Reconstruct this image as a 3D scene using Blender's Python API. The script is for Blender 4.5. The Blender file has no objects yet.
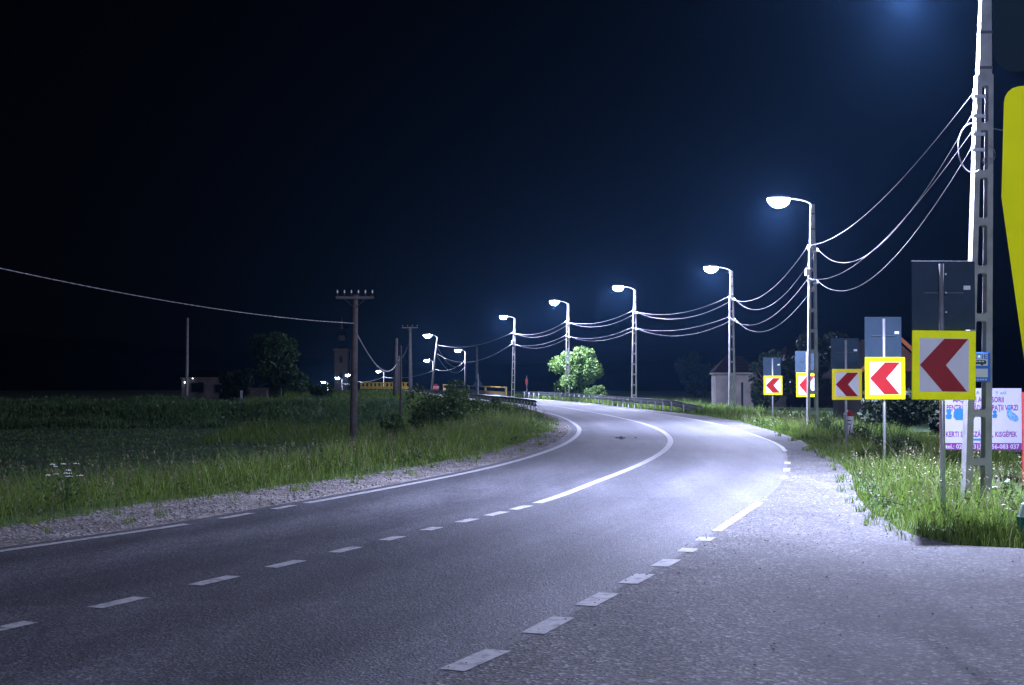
import bpy, bmesh, math, random
import numpy as np
from mathutils import Vector, Matrix
random.seed(7); rng = np.random.default_rng(11)
S = bpy.context.scene
COL = S.collection
R = math.radians

# ------------------------------------------------------------------ camera
cam_d = bpy.data.cameras.new('camera'); cam = bpy.data.objects.new('camera', cam_d); COL.objects.link(cam)
cam.location = (0, 0, 1.7); cam.rotation_euler = (R(90 + 1.47), 0, 0)
cam_d.sensor_width = 36; cam_d.lens = 50; cam_d.clip_start = 0.1; cam_d.clip_end = 3000
S.camera = cam
# ------------------------------------------------------------------ night sky
W = bpy.data.worlds.new('World'); S.world = W; W.use_nodes = True
wn = W.node_tree; bg = wn.nodes['Background']
sky = wn.nodes.new('ShaderNodeTexSky'); sky.sky_type = 'NISHITA'; sky.sun_disc = False
sky.sun_elevation = R(35); sky.sun_rotation = R(200)
wn.links.new(sky.outputs[0], bg.inputs[0]); bg.inputs[1].default_value = 0.00008
sd = bpy.data.lights.new('faint_fill_sun', 'SUN'); sd.energy = 0.006; sd.angle = R(0.5); sd.color = (0.8, 0.88, 1)  # faint sun lamp added to keep the left field visible, no real moon
so = bpy.data.objects.new('faint_fill_sun', sd); COL.objects.link(so); so.rotation_euler = (R(55), 0, R(-20))
LAMP_W = 37500.0
LAMP_COL = (0.575, 0.625, 1.0)
LANTERN = ((0, 1.0), (.12, .76), (.2, .3), (.3, .17), (.42, .2), (.54, .15), (1, .06))   # 0 = straight down, .5 = level, 1 = up
HAZE_DENSITY = 0.00016
S.view_settings.view_transform = 'Standard'; S.view_settings.look = 'None'
S.view_settings.exposure = 0; S.view_settings.gamma = 1; S.view_settings.use_curve_mapping = False
S.render.engine = 'CYCLES'
S.cycles.use_denoising = True
S.cycles.max_bounces = 5; S.cycles.diffuse_bounces = 2; S.cycles.glossy_bounces = 2
S.cycles.transmission_bounces = 2; S.cycles.volume_bounces = 0; S.cycles.transparent_max_bounces = 8
S.cycles.sample_clamp_indirect = 4
S.cycles.caustics_reflective = False; S.cycles.caustics_refractive = False

# ------------------------------------------------------------------ materials
def nodes(m):
    return m.node_tree.nodes, m.node_tree.links
def lantern_light(name, watts, size):
    # a lantern sends most of its light down and outwards, little of it upwards
    L = bpy.data.lights.new(name, 'POINT'); L.energy = watts; L.color = LAMP_COL; L.shadow_soft_size = size
    L.use_nodes = True; n, l = L.node_tree.nodes, L.node_tree.links; e = n['Emission']
    tc = n.new('ShaderNodeTexCoord'); sp = n.new('ShaderNodeSeparateXYZ'); l.new(tc.outputs['Normal'], sp.inputs[0])
    mr = n.new('ShaderNodeMapRange'); mr.inputs[1].default_value = -1; mr.inputs[2].default_value = 1; l.new(sp.outputs[2], mr.inputs[0])
    r = n.new('ShaderNodeValToRGB'); el = r.color_ramp.elements
    while len(el) < 7: el.new(.5)
    for k, (p, v) in enumerate(LANTERN): el[k].position = p; el[k].color = (v, v, v, 1)
    l.new(mr.outputs[0], r.inputs[0]); l.new(r.outputs[0], e.inputs['Strength'])
    return L
def mat(name, col, rough=0.7, metal=0.0, spec=0.4, var=0.0, scale=6.0, bump=0.0, bscale=None, emit=None, estr=0.0):
    m = bpy.data.materials.new(name); m.use_nodes = True
    n, l = nodes(m); b = n['Principled BSDF']
    b.inputs['Base Color'].default_value = (*col, 1); b.inputs['Roughness'].default_value = rough
    b.inputs['Metallic'].default_value = metal; b.inputs['Specular IOR Level'].default_value = spec
    tc = n.new('ShaderNodeTexCoord')
    if var > 0:
        t = n.new('ShaderNodeTexNoise'); t.inputs['Scale'].default_value = scale; t.inputs['Detail'].default_value = 6
        r = n.new('ShaderNodeValToRGB'); r.color_ramp.elements[0].position = .3; r.color_ramp.elements[1].position = .7
        r.color_ramp.elements[0].color = (*[c * (1 - var) for c in col], 1)
        r.color_ramp.elements[1].color = (*[min(1, c * (1 + var)) for c in col], 1)
        l.new(tc.outputs['Object'], t.inputs['Vector']); l.new(t.outputs[0], r.inputs[0]); l.new(r.outputs[0], b.inputs['Base Color'])
    if bump > 0:
        t2 = n.new('ShaderNodeTexNoise'); t2.inputs['Scale'].default_value = bscale or scale * 4; t2.inputs['Detail'].default_value = 8
        bp = n.new('ShaderNodeBump'); bp.inputs['Strength'].default_value = bump; bp.inputs['Distance'].default_value = .02
        l.new(tc.outputs['Object'], t2.inputs['Vector']); l.new(t2.outputs[0], bp.inputs['Height']); l.new(bp.outputs[0], b.inputs['Normal'])
    if emit:
        b.inputs['Emission Color'].default_value = (*emit, 1); b.inputs['Emission Strength'].default_value = estr
    return m
def ramp(n, stops):
    r = n.new('ShaderNodeValToRGB'); e = r.color_ramp.elements
    while len(e) < len(stops): e.new(.5)
    for k, (p, c) in enumerate(stops):
        e[k].position = p; e[k].color = (*c, 1) if len(c) == 3 else c
    return r
def noise(n, l, vec, scale, detail=5, rough=.6):
    t = n.new('ShaderNodeTexNoise'); t.inputs['Scale'].default_value = scale
    t.inputs['Detail'].default_value = detail; t.inputs['Roughness'].default_value = rough
    l.new(vec, t.inputs['Vector']); return t
def mixc(n, l, a, b, fac, mode='MIX'):
    x = n.new('ShaderNodeMix'); x.data_type = 'RGBA'; x.blend_type = mode
    for sock, v in ((x.inputs[0], fac), (x.inputs[6], a), (x.inputs[7], b)):
        if hasattr(v, 'is_output'): l.new(v, sock)
        elif isinstance(v, tuple): sock.default_value = (*v, 1)
        else: sock.default_value = v
    return x.outputs[2]

def asphalt(name, c0, c1, speck, speck_amt, grain, bump, rough, tracks=False):
    m = bpy.data.materials.new(name); m.use_nodes = True; n, l = nodes(m); b = n['Principled BSDF']
    tc = n.new('ShaderNodeTexCoord'); v = tc.outputs['Object']
    big = noise(n, l, v, .35, 4)
    mp = n.new('ShaderNodeMapping'); mp.inputs['Scale'].default_value = (1.6, .12, 1); mp.inputs['Rotation'].default_value = (0, 0, R(12))
    l.new(v, mp.inputs[0]); st = noise(n, l, mp.outputs[0], 1.0, 5)
    r1 = ramp(n, [(.3, c0), (.7, c1)]); l.new(big.outputs[0], r1.inputs[0])
    r2 = ramp(n, [(.35, (.74, .74, .74)), (.65, (1.18, 1.18, 1.18))]); l.new(st.outputs[0], r2.inputs[0])
    c = mixc(n, l, r1.outputs[0], r2.outputs[0], .75, 'MULTIPLY')
    vo = n.new('ShaderNodeTexVoronoi'); vo.inputs['Scale'].default_value = grain; l.new(v, vo.inputs['Vector'])
    sep = n.new('ShaderNodeSeparateColor'); l.new(vo.outputs['Color'], sep.inputs[0])
    r3 = ramp(n, [(0, (.45, .45, .45)), (.5, (.95, .95, .95)), (.82, (1.15, 1.15, 1.15)), (1, (speck, speck, speck * 1.02))]); l.new(sep.outputs[0], r3.inputs[0])
    c = mixc(n, l, c, r3.outputs[0], speck_amt, 'MULTIPLY')
    # oil stains / tar
    s = noise(n, l, v, .9, 7, .7); r4 = ramp(n, [(.28, (.5, .47, .45)), (.4, (1, 1, 1))]); l.new(s.outputs[0], r4.inputs[0])
    c = mixc(n, l, c, r4.outputs[0], .8, 'MULTIPLY')
    # cracks
    nv = noise(n, l, v, 1.5, 4); wob = mixc(n, l, v, nv.outputs['Color'], .25)
    v2 = n.new('ShaderNodeTexVoronoi'); v2.feature = 'DISTANCE_TO_EDGE'; v2.inputs['Scale'].default_value = .33; l.new(wob, v2.inputs['Vector'])
    r5 = ramp(n, [(0, (.6, .6, .6)), (.006, (1, 1, 1))]); l.new(v2.outputs['Distance'], r5.inputs[0])
    c = mixc(n, l, c, r5.outputs[0], .7, 'MULTIPLY')
    if tracks:
        uv = n.new('ShaderNodeUVMap'); uv.uv_map = 'lane'; sx = n.new('ShaderNodeSeparateXYZ'); l.new(uv.outputs[0], sx.inputs[0])
        mu = n.new('ShaderNodeMapping'); mu.inputs['Scale'].default_value = (9, .1, 1); l.new(uv.outputs[0], mu.inputs[0])
        nz = noise(n, l, mu.outputs[0], 1.0, 5, .65)
        ad = n.new('ShaderNodeMath'); ad.operation = 'MULTIPLY_ADD'; l.new(nz.outputs[0], ad.inputs[0]); ad.inputs[1].default_value = .09; l.new(sx.outputs[0], ad.inputs[2])
        D, B = (.62, .62, .64), (1.08, 1.08, 1.07)
        rt = ramp(n, [(.05, B), (.165, D), (.27, B), (.37, (.78, .78, .8)), (.45, D), (.53, B), (.69, D), (.79, B), (.9, D), (1, B)]); l.new(ad.outputs[0], rt.inputs[0])
        c = mixc(n, l, c, rt.outputs[0], .75, 'MULTIPLY')
        rs = ramp(n, [(.3, (.72, .72, .74)), (.7, (1.22, 1.22, 1.2))]); l.new(nz.outputs[0], rs.inputs[0])
        c = mixc(n, l, c, rs.outputs[0], .8, 'MULTIPLY')
        # old patch repairs across a lane
        mv = n.new('ShaderNodeMapping'); mv.inputs['Scale'].default_value = (2.0, .11, 1); mv.inputs['Location'].default_value = (.0, .37, 0); l.new(uv.outputs[0], mv.inputs[0])
        vb = n.new('ShaderNodeTexVoronoi'); vb.distance = 'CHEBYCHEV'; vb.inputs['Randomness'].default_value = .6; vb.inputs['Scale'].default_value = 1; l.new(mv.outputs[0], vb.inputs['Vector'])
        sv = n.new('ShaderNodeSeparateColor'); l.new(vb.outputs['Color'], sv.inputs[0])
        rp = ramp(n, [(0, (.78, .78, .8)), (.16, (.78, .78, .8)), (.17, (1, 1, 1)), (1, (1, 1, 1))]); l.new(sv.outputs[0], rp.inputs[0])
        c = mixc(n, l, c, rp.outputs[0], .8, 'MULTIPLY')
    else:
        # dust and dirt drifted over the apron, worn hollows
        d1 = noise(n, l, v, 1.7, 8, .7); rd = ramp(n, [(.32, (.66, .62, .58)), (.5, (1, 1, 1)), (.72, (1.3, 1.26, 1.2))]); l.new(d1.outputs[0], rd.inputs[0])
        c = mixc(n, l, c, rd.outputs[0], .85, 'MULTIPLY')
        d2 = noise(n, l, v, 9, 6, .8); rd2 = ramp(n, [(.3, (.6, .58, .56)), (.42, (1, 1, 1))]); l.new(d2.outputs[0], rd2.inputs[0])
        c = mixc(n, l, c, rd2.outputs[0], .7, 'MULTIPLY')
    l.new(c, b.inputs['Base Color'])
    b.inputs['Roughness'].default_value = rough; b.inputs['Specular IOR Level'].default_value = .3
    bp = n.new('ShaderNodeBump'); bp.inputs['Strength'].default_value = bump; bp.inputs['Distance'].default_value = .008
    l.new(vo.outputs['Distance'], bp.inputs['Height']); l.new(bp.outputs[0], b.inputs['Normal'])
    return m

def leafy(name, dark, light, trans=.25, yellow=None):
    m = bpy.data.materials.new(name); m.use_nodes = True; n, l = nodes(m); b = n['Principled BSDF']
    g = n.new('ShaderNodeNewGeometry'); tc = n.new('ShaderNodeTexCoord')
    mid = tuple((a + c) / 2 for a, c in zip(dark, light))
    r = ramp(n, [(0, dark), (.5, mid), (.9, light), (1, yellow or light)]); l.new(g.outputs['Random Per Island'], r.inputs[0])
    t = noise(n, l, tc.outputs['Object'], .8, 4); r2 = ramp(n, [(.3, (.6, .62, .6)), (.7, (1.25, 1.2, 1.1))]); l.new(t.outputs[0], r2.inputs[0])
    c = mixc(n, l, r.outputs[0], r2.outputs[0], .8, 'MULTIPLY')
    l.new(c, b.inputs['Base Color']); b.inputs['Roughness'].default_value = .55; b.inputs['Specular IOR Level'].default_value = .3
    tr = n.new('ShaderNodeBsdfTranslucent'); l.new(c, tr.inputs[0])
    mx = n.new('ShaderNodeMixShader'); mx.inputs[0].default_value = trans
    l.new(b.outputs[0], mx.inputs[1]); l.new(tr.outputs[0], mx.inputs[2]); l.new(mx.outputs[0], n['Material Output'].inputs[0])
    return m

M = {}
M['road'] = asphalt('road_asphalt', (.064, .065, .072), (.085, .086, .094), 2.3, .95, 55, .6, .62, True)
M['apron'] = asphalt('coarse_asphalt', (.066, .065, .065), (.1, .097, .095), 3.0, 1.0, 42, .9, .8)
def paint_mat():
    m = mat('road_paint', (.62, .62, .62), .6); n, l = nodes(m); b = n['Principled BSDF']
    tc = n.new('ShaderNodeTexCoord'); t = noise(n, l, tc.outputs['Object'], 9, 10, .8)
    r = ramp(n, [(.36, (.075, .075, .08)), (.43, (.2, .2, .2)), (.52, (.34, .34, .34)), (.8, (.46, .46, .45))]); l.new(t.outputs[0], r.inputs[0]); l.new(r.outputs[0], b.inputs['Base Color'])
    return m
M['paint'] = paint_mat()
def ground_mat():
    m = bpy.data.materials.new('meadow_soil'); m.use_nodes = True; n, l = nodes(m); b = n['Principled BSDF']
    tc = n.new('ShaderNodeTexCoord'); v = tc.outputs['Object']
    t = noise(n, l, v, .18, 7, .65); r = ramp(n, [(.3, (.045, .085, .032)), (.55, (.06, .11, .04)), (.75, (.08, .11, .05))]); l.new(t.outputs[0], r.inputs[0])
    t2 = noise(n, l, v, 7, 8, .7); r2 = ramp(n, [(.3, (.5, .5, .5)), (.7, (1.4, 1.4, 1.3))]); l.new(t2.outputs[0], r2.inputs[0])
    l.new(mixc(n, l, r.outputs[0], r2.outputs[0], .9, 'MULTIPLY'), b.inputs['Base Color']); b.inputs['Roughness'].default_value = .95
    bp = n.new('ShaderNodeBump'); bp.inputs['Strength'].default_value = .8; bp.inputs['Distance'].default_value = .08
    l.new(t2.outputs[0], bp.inputs['Height']); l.new(bp.outputs[0], b.inputs['Normal'])
    return m
M['ground'] = ground_mat()
def gravel_mat():
    m = bpy.data.materials.new('gravel'); m.use_nodes = True; n, l = nodes(m); b = n['Principled BSDF']
    tc = n.new('ShaderNodeTexCoord'); v = tc.outputs['Object']
    vo = n.new('ShaderNodeTexVoronoi'); vo.inputs['Scale'].default_value = 22; l.new(v, vo.inputs['Vector'])
    sep = n.new('ShaderNodeSeparateColor'); l.new(vo.outputs['Color'], sep.inputs[0])
    r = ramp(n, [(0, (.1, .09, .085)), (.5, (.21, .19, .18)), (1, (.38, .36, .34))]); l.new(sep.outputs[0], r.inputs[0])
    t = noise(n, l, v, 1.1, 5); r2 = ramp(n, [(.35, (.6, .55, .5)), (.65, (1.2, 1.2, 1.2))]); l.new(t.outputs[0], r2.inputs[0])
    l.new(mixc(n, l, r.outputs[0], r2.outputs[0], .9, 'MULTIPLY'), b.inputs['Base Color']); b.inputs['Roughness'].default_value = .9
    bp = n.new('ShaderNodeBump'); bp.inputs['Strength'].default_value = 1; bp.inputs['Distance'].default_value = .03; bp.invert = True
    l.new(vo.outputs['Distance'], bp.inputs['Height']); l.new(bp.outputs[0], b.inputs['Normal'])
    return m
M['gravel'] = gravel_mat()
M['stone'] = mat('stone', (.2, .19, .18), .9, var=.5, scale=3)
M['grass'] = leafy('verge_grass', (.085, .15, .022), (.185, .285, .05), .45, (.27, .25, .12))
M['field'] = leafy('field_grass', (.08, .165, .06), (.15, .24, .095), .35)
M['seed'] = leafy('seed_heads', (.12, .12, .06), (.24, .23, .14), .3)
M['weed'] = leafy('weed_leaf', (.03, .06, .02), (.07, .12, .035), .3)
M['shrub'] = leafy('shrub_leaf', (.035, .075, .016), (.09, .14, .035), .3)
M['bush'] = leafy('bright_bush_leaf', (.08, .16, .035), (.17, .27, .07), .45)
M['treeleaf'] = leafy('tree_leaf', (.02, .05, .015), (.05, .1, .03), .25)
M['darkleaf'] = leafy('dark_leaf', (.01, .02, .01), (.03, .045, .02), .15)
M['petal'] = mat('white_petal', (.75, .77, .72), .7)
M['bark'] = mat('bark', (.09, .07, .055), .9, var=.4, scale=5, bump=.5)
M['palebark'] = mat('pale_bark', (.2, .18, .15), .9, var=.3, scale=5)
M['concrete'] = mat('pole_concrete', (.26, .255, .25), .85, var=.22, scale=3.5, bump=.25, bscale=40)
M['steel'] = mat('galvanised_steel', (.42, .44, .46), .42, .75, var=.15, scale=12)
M['back'] = mat('sign_back', (.018, .033, .05), .7, 0.0, .15, var=.12, scale=5)
M['darksteel'] = mat('dark_steel', (.07, .075, .08), .5, .5)
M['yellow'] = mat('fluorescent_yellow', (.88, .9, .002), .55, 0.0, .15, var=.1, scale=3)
M['amber'] = mat('amber_sheeting', (.76, .62, .01), .4, var=.06, scale=3)
M['white'] = mat('white_sheeting', (.54, .54, .55), .4, var=.05, scale=3)
M['red'] = mat('red_sheeting', (.24, .006, .008), .4, var=.08, scale=3)
M['blue'] = mat('blue_sheeting', (.02, .13, .5), .45)
M['skyblue'] = mat('sky_blue_print', (.008, .075, .16), .5)
M['navy'] = mat('navy_print', (.05, .12, .25), .5, var=.6, scale=30)
M['magenta'] = mat('magenta_print', (.075, .008, .085), .5)
M['boardwhite'] = mat('board_white', (.21, .205, .245), .5, var=.05, scale=2)
M['black'] = mat('black_print', (.02, .02, .025), .6)
M['redpost'] = mat('red_painted_steel', (.3, .025, .025), .5, var=.25, scale=8)
M['wood'] = mat('pole_wood', (.10, .085, .08), .9, var=.35, scale=4, bump=.5, bscale=30)
M['cable'] = mat('cable_sheath', (.2, .2, .21), .4, .3)
M['porcelain'] = mat('porcelain', (.7, .7, .68), .25)
M['lens'] = mat('lamp_lens', (.9, .9, .9), .3, emit=(.88, .92, 1), estr=200)
M['housing'] = mat('lamp_housing', (.3, .31, .33), .4, .4)
M['rail'] = mat('guardrail_steel', (.6, .61, .63), .5, .3, var=.2, scale=4)
M['railyellow'] = mat('yellow_railing_paint', (.85, .6, .1), .5, var=.15, scale=3)
M['plaster'] = mat('old_plaster', (.13, .115, .11), .9, var=.3, scale=1.2, bump=.2)
M['orangeplaster'] = mat('ochre_plaster', (.14, .07, .045), .9, var=.25, scale=1.2, bump=.2)
M['tower'] = mat('church_plaster', (.46, .3, .13), .9, var=.2, scale=.6)
M['darkwall'] = mat('unlit_dark_wall', (.02, .018, .017), .95, spec=.1, var=.3, scale=1.5)  # unlit night look put into the wall colour, kept near black
M['darkwin'] = mat('dark_window', (.01, .012, .016), .15)
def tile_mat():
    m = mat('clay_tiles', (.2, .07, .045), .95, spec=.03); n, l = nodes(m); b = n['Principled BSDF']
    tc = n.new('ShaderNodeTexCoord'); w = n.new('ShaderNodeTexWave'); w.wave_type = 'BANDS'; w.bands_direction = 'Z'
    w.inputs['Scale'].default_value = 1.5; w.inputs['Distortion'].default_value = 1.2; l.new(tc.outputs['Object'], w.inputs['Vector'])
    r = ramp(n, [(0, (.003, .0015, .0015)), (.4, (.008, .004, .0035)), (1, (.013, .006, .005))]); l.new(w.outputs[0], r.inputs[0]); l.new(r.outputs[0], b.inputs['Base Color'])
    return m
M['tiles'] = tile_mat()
M['rust'] = mat('orange_fascia', (.55, .17, .06), .7, var=.2, scale=4)
M['green'] = mat('green_enamel', (.02, .2, .14), .4, var=.12, scale=4)
M['palegreen'] = mat('pale_green_print', (.5, .68, .5), .5, var=.1, scale=6)
M['litlamp'] = mat('lit_wall_lamp', (.9, .9, .9), .4, emit=(.7, .85, 1), estr=6)
M['hill'] = mat('wooded_hill', (.012, .018, .014), 1, spec=0.0, var=.5, scale=.05)

# ------------------------------------------------------------------ mesh helpers
class MB:
    def __init__(s): s.v = []; s.f = []
    def add(s, vs, fs):
        o = len(s.v); s.v += [tuple(p) for p in vs]; s.f += [tuple(i + o for i in f) for f in fs]; return s
    def box(s, c, d, rot=None):
        hx, hy, hz = d[0] / 2, d[1] / 2, d[2] / 2
        P = [Vector((x, y, z)) for z in (-hz, hz) for y in (-hy, hy) for x in (-hx, hx)]
        if rot is not None: P = [rot @ p for p in P]
        P = [p + Vector(c) for p in P]
        return s.add(P, [(0, 2, 3, 1), (4, 5, 7, 6), (0, 1, 5, 4), (2, 6, 7, 3), (0, 4, 6, 2), (1, 3, 7, 5)])
    def hexa(s, P):   # 4 bottom (ccw) + 4 top
        return s.add(P, [(3, 2, 1, 0), (4, 5, 6, 7), (0, 1, 5, 4), (1, 2, 6, 5), (2, 3, 7, 6), (3, 0, 4, 7)])
    def tube(s, pts, r, seg=8, cap=True):
        pts = [Vector(p) for p in pts]; n = len(pts)
        rr = r if isinstance(r, (list, tuple)) else [r] * n
        rings = []
        for i, p in enumerate(pts):
            t = (pts[min(i + 1, n - 1)] - pts[max(i - 1, 0)]).normalized()
            u = t.cross(Vector((0, 0, 1)))
            if u.length < .05: u = t.cross(Vector((0, 1, 0)))
            u.normalize(); w = t.cross(u)
            rings.append([p + (u * math.cos(2 * math.pi * k / seg) + w * math.sin(2 * math.pi * k / seg)) * rr[i] for k in range(seg)])
        vs = [q for g in rings for q in g]; fs = []
        for i in range(n - 1):
            for k in range(seg):
                k2 = (k + 1) % seg
                fs.append((i * seg + k, i * seg + k2, (i + 1) * seg + k2, (i + 1) * seg + k))
        if cap: fs += [tuple(range(seg - 1, -1, -1)), tuple((n - 1) * seg + k for k in range(seg))]
        return s.add(vs, fs)
    def prism(s, poly, y0, y1):      # polygon in XZ, extruded along Y
        n = len(poly)
        vs = [(x, y0, z) for x, z in poly] + [(x, y1, z) for x, z in poly]
        fs = [tuple(range(n)), tuple(range(2 * n - 1, n - 1, -1))] + [(i, i + n, (i + 1) % n + n, (i + 1) % n) for i in range(n)]
        return s.add(vs, fs)
    def ell(s, c, r, nu=14, nv=8, z0=-1, z1=1):
        vs = []; fs = []
        for j in range(nv + 1):
            zz = math.asin(max(-1, min(1, z0 + (z1 - z0) * j / nv))); 
            for i in range(nu):
                a = 2 * math.pi * i / nu
                vs.append((c[0] + r[0] * math.cos(zz) * math.cos(a), c[1] + r[1] * math.cos(zz) * math.sin(a), c[2] + r[2] * math.sin(zz)))
        for j in range(nv):
            for i in range(nu):
                fs.append((j * nu + i, j * nu + (i + 1) % nu, (j + 1) * nu + (i + 1) % nu, (j + 1) * nu + i))
        fs.append(tuple(range(nu - 1, -1, -1))); fs.append(tuple(nv * nu + i for i in range(nu)))
        return s.add(vs, fs)
    def build(s, name, m, parent=None, bevel=0, smooth=False, loc=None):
        me = bpy.data.meshes.new(name); me.from_pydata(s.v, [], s.f)
        bm = bmesh.new(); bm.from_mesh(me)
        bmesh.ops.recalc_face_normals(bm, faces=bm.faces)
        bm.to_mesh(me); bm.free()
        me.materials.append(m)
        if smooth:
            me.polygons.foreach_set('use_smooth', [True] * len(me.polygons))
        o = bpy.data.objects.new(name, me); COL.objects.link(o)
        if parent: o.parent = parent
        if loc: o.location = loc
        if bevel:
            md = o.modifiers.new('bevel', 'BEVEL'); md.width = bevel; md.segments = 2; md.limit_method = 'ANGLE'
        return o
def tag(o, label=None, cat=None, group=None, kind=None):
    if label: o['label'] = label
    if cat: o['category'] = cat
    if group: o['group'] = group
    if kind: o['kind'] = kind
    return o
def thing(name, label, cat, loc=(0, 0, 0), rz=0, group=None):
    o = bpy.data.objects.new(name, None); COL.objects.link(o); o.empty_display_size = .2
    o.location = loc; o.rotation_euler = (0, 0, rz)
    return tag(o, label, cat, group)
def copy_tree(o, parent=None):
    c = o.copy(); COL.objects.link(c)
    if parent: c.parent = parent
    for ch in list(o.children): copy_tree(ch, c)
    return c
def np_mesh(name, verts, faces_flat, sizes, m, parent=None):
    me = bpy.data.meshes.new(name); nv = len(verts)
    me.vertices.add(nv); me.vertices.foreach_set('co', np.asarray(verts, np.float32).ravel())
    me.loops.add(len(faces_flat)); me.loops.foreach_set('vertex_index', np.asarray(faces_flat, np.int32))
    me.polygons.add(len(sizes)); st = np.concatenate([[0], np.cumsum(sizes)[:-1]]).astype(np.int32)
    me.polygons.foreach_set('loop_start', st); me.polygons.foreach_set('loop_total', np.asarray(sizes, np.int32))
    me.update(calc_edges=True); me.materials.append(m)
    o = bpy.data.objects.new(name, me); COL.objects.link(o)
    if parent: o.parent = parent
    return o
def blades(P, h, w, lean=.35):
    """bent tapered blades: 5 verts (quad + tri)"""
    n = len(P); a = rng.uniform(0, 2 * np.pi, n); dx, dy = np.cos(a), np.sin(a)
    b = rng.uniform(0, 2 * np.pi, n); lx, ly = np.cos(b), np.sin(b); ln = h * lean * rng.uniform(.2, 1.3, n)
    V = np.zeros((n, 5, 3))
    V[:, 0] = P + np.stack([-dx * w, -dy * w, -0.03 + 0 * h], 1); V[:, 1] = P + np.stack([dx * w, dy * w, -0.03 + 0 * h], 1)
    mid = P + np.stack([lx * ln * .3, ly * ln * .3, h * .55], 1)
    V[:, 2] = mid + np.stack([dx * w * .75, dy * w * .75, 0 * h], 1); V[:, 3] = mid - np.stack([dx * w * .75, dy * w * .75, 0 * h], 1)
    V[:, 4] = P + np.stack([lx * ln, ly * ln, h], 1)
    base = np.arange(n)[:, None] * 5
    F = np.concatenate([base + np.array([0, 1, 2, 3]), base + np.array([3, 2, 4])], 1).ravel()
    return V.reshape(-1, 3), F, np.tile([4, 3], n)
def leaves(P, size, up=.3):
    """separate leaf quads (kite shaped) with random orientation"""
    n = len(P); u = rng.normal(size=(n, 3)); u /= np.linalg.norm(u, axis=1)[:, None]
    t = rng.normal(size=(n, 3)); t[:, 2] += up; w = np.cross(u, t); w /= np.linalg.norm(w, axis=1)[:, None] + 1e-9
    s = size * rng.uniform(.6, 1.3, n)[:, None]
    V = np.stack([P - u * s, P + w * s * .45, P + u * s, P - w * s * .45], 1)
    return V.reshape(-1, 3), np.arange(n * 4), np.full(n, 4)
def merge(*parts):
    V = []; F = []; Z = []; o = 0
    for v, f, z in parts:
        V.append(v); F.append(np.asarray(f) + o); Z.append(z); o += len(v)
    return np.concatenate(V), np.concatenate(F), np.concatenate(Z)
def crown_pts(n, rx, rz, zc, lobes=14, seed=1, lobe_r=.42):
    g = np.random.default_rng(seed); out = []
    for k in range(lobes):
        d = g.normal(size=3); d /= np.linalg.norm(d); rr = g.uniform(.3, 1.0)
        c = np.array([d[0] * rx * rr, d[1] * rx * rr, zc + d[2] * rz * rr]); lr = lobe_r * g.uniform(.4, 1.2)
        q = g.normal(size=(n // lobes, 3)); q /= np.linalg.norm(q, axis=1)[:, None]
        q *= (g.uniform(.35, 1.0, len(q)) ** .5)[:, None]
        out.append(c + q * np.array([rx * lr, rx * lr, rz * lr]))
    return np.concatenate(out)
def tree(name, label, cat, loc, rx, rz, zc, n, leaf, m, bark, seed, group=None, trunk_r=.1, lobes=14, trunk_top=None, fork=4):
    t = thing(name, label, cat, loc, random.uniform(0, 6), group)
    top = trunk_top or zc + rz * .3
    mb = MB(); g = random.Random(seed)
    mb.tube([(0, 0, -.2), (.04, .02, top * .35), (-.03, .05, top * .7), (.05, 0, top)], [trunk_r * 1.2, trunk_r, trunk_r * .75, trunk_r * .3], 8)
    for k in range(fork):
        a = g.uniform(0, 6.28); z0 = top * g.uniform(.4, .8); r = rx * g.uniform(.5, .85)
        mb.tube([(0, .03, z0), (math.cos(a) * r * .5, math.sin(a) * r * .5, z0 + (zc + rz * .4 - z0) * .55), (math.cos(a) * r, math.sin(a) * r, zc + rz * g.uniform(0, .5))], [trunk_r * .5, trunk_r * .35, trunk_r * .12], 6)
    mb.build('trunk', bark, t, smooth=True)
    np_mesh('crown', *leaves(crown_pts(n, rx, rz, zc, lobes, seed), leaf), m, t)
    return t
def text_mesh(s, x0, x1, zb, cap, name, m, parent, y, squeeze=True):
    cu = bpy.data.curves.new(name, 'FONT'); cu.body = s; cu.extrude = 0.0; cu.offset = .022; cu.resolution_u = 2
    tmp = bpy.data.objects.new(name, cu); COL.objects.link(tmp)
    bpy.context.view_layer.update()
    me = bpy.data.meshes.new_from_object(tmp.evaluated_get(bpy.context.evaluated_depsgraph_get()))
    bpy.data.objects.remove(tmp); bpy.data.curves.remove(cu)
    co = np.array([v.co[:] for v in me.vertices]); lo, hi = co[:, 0].min(), co[:, 0].max()
    sx = (x1 - x0) / (hi - lo); sz = cap / .72
    new = np.stack([x0 + (co[:, 0] - lo) * sx, np.full(len(co), y), zb + co[:, 1] * sz], 1)
    me.vertices.foreach_set('co', new.astype(np.float32).ravel()); me.update()
    me.materials.clear(); me.materials.append(m)
    o = bpy.data.objects.new(name, me); COL.objects.link(o); o.parent = parent
    return o

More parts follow.
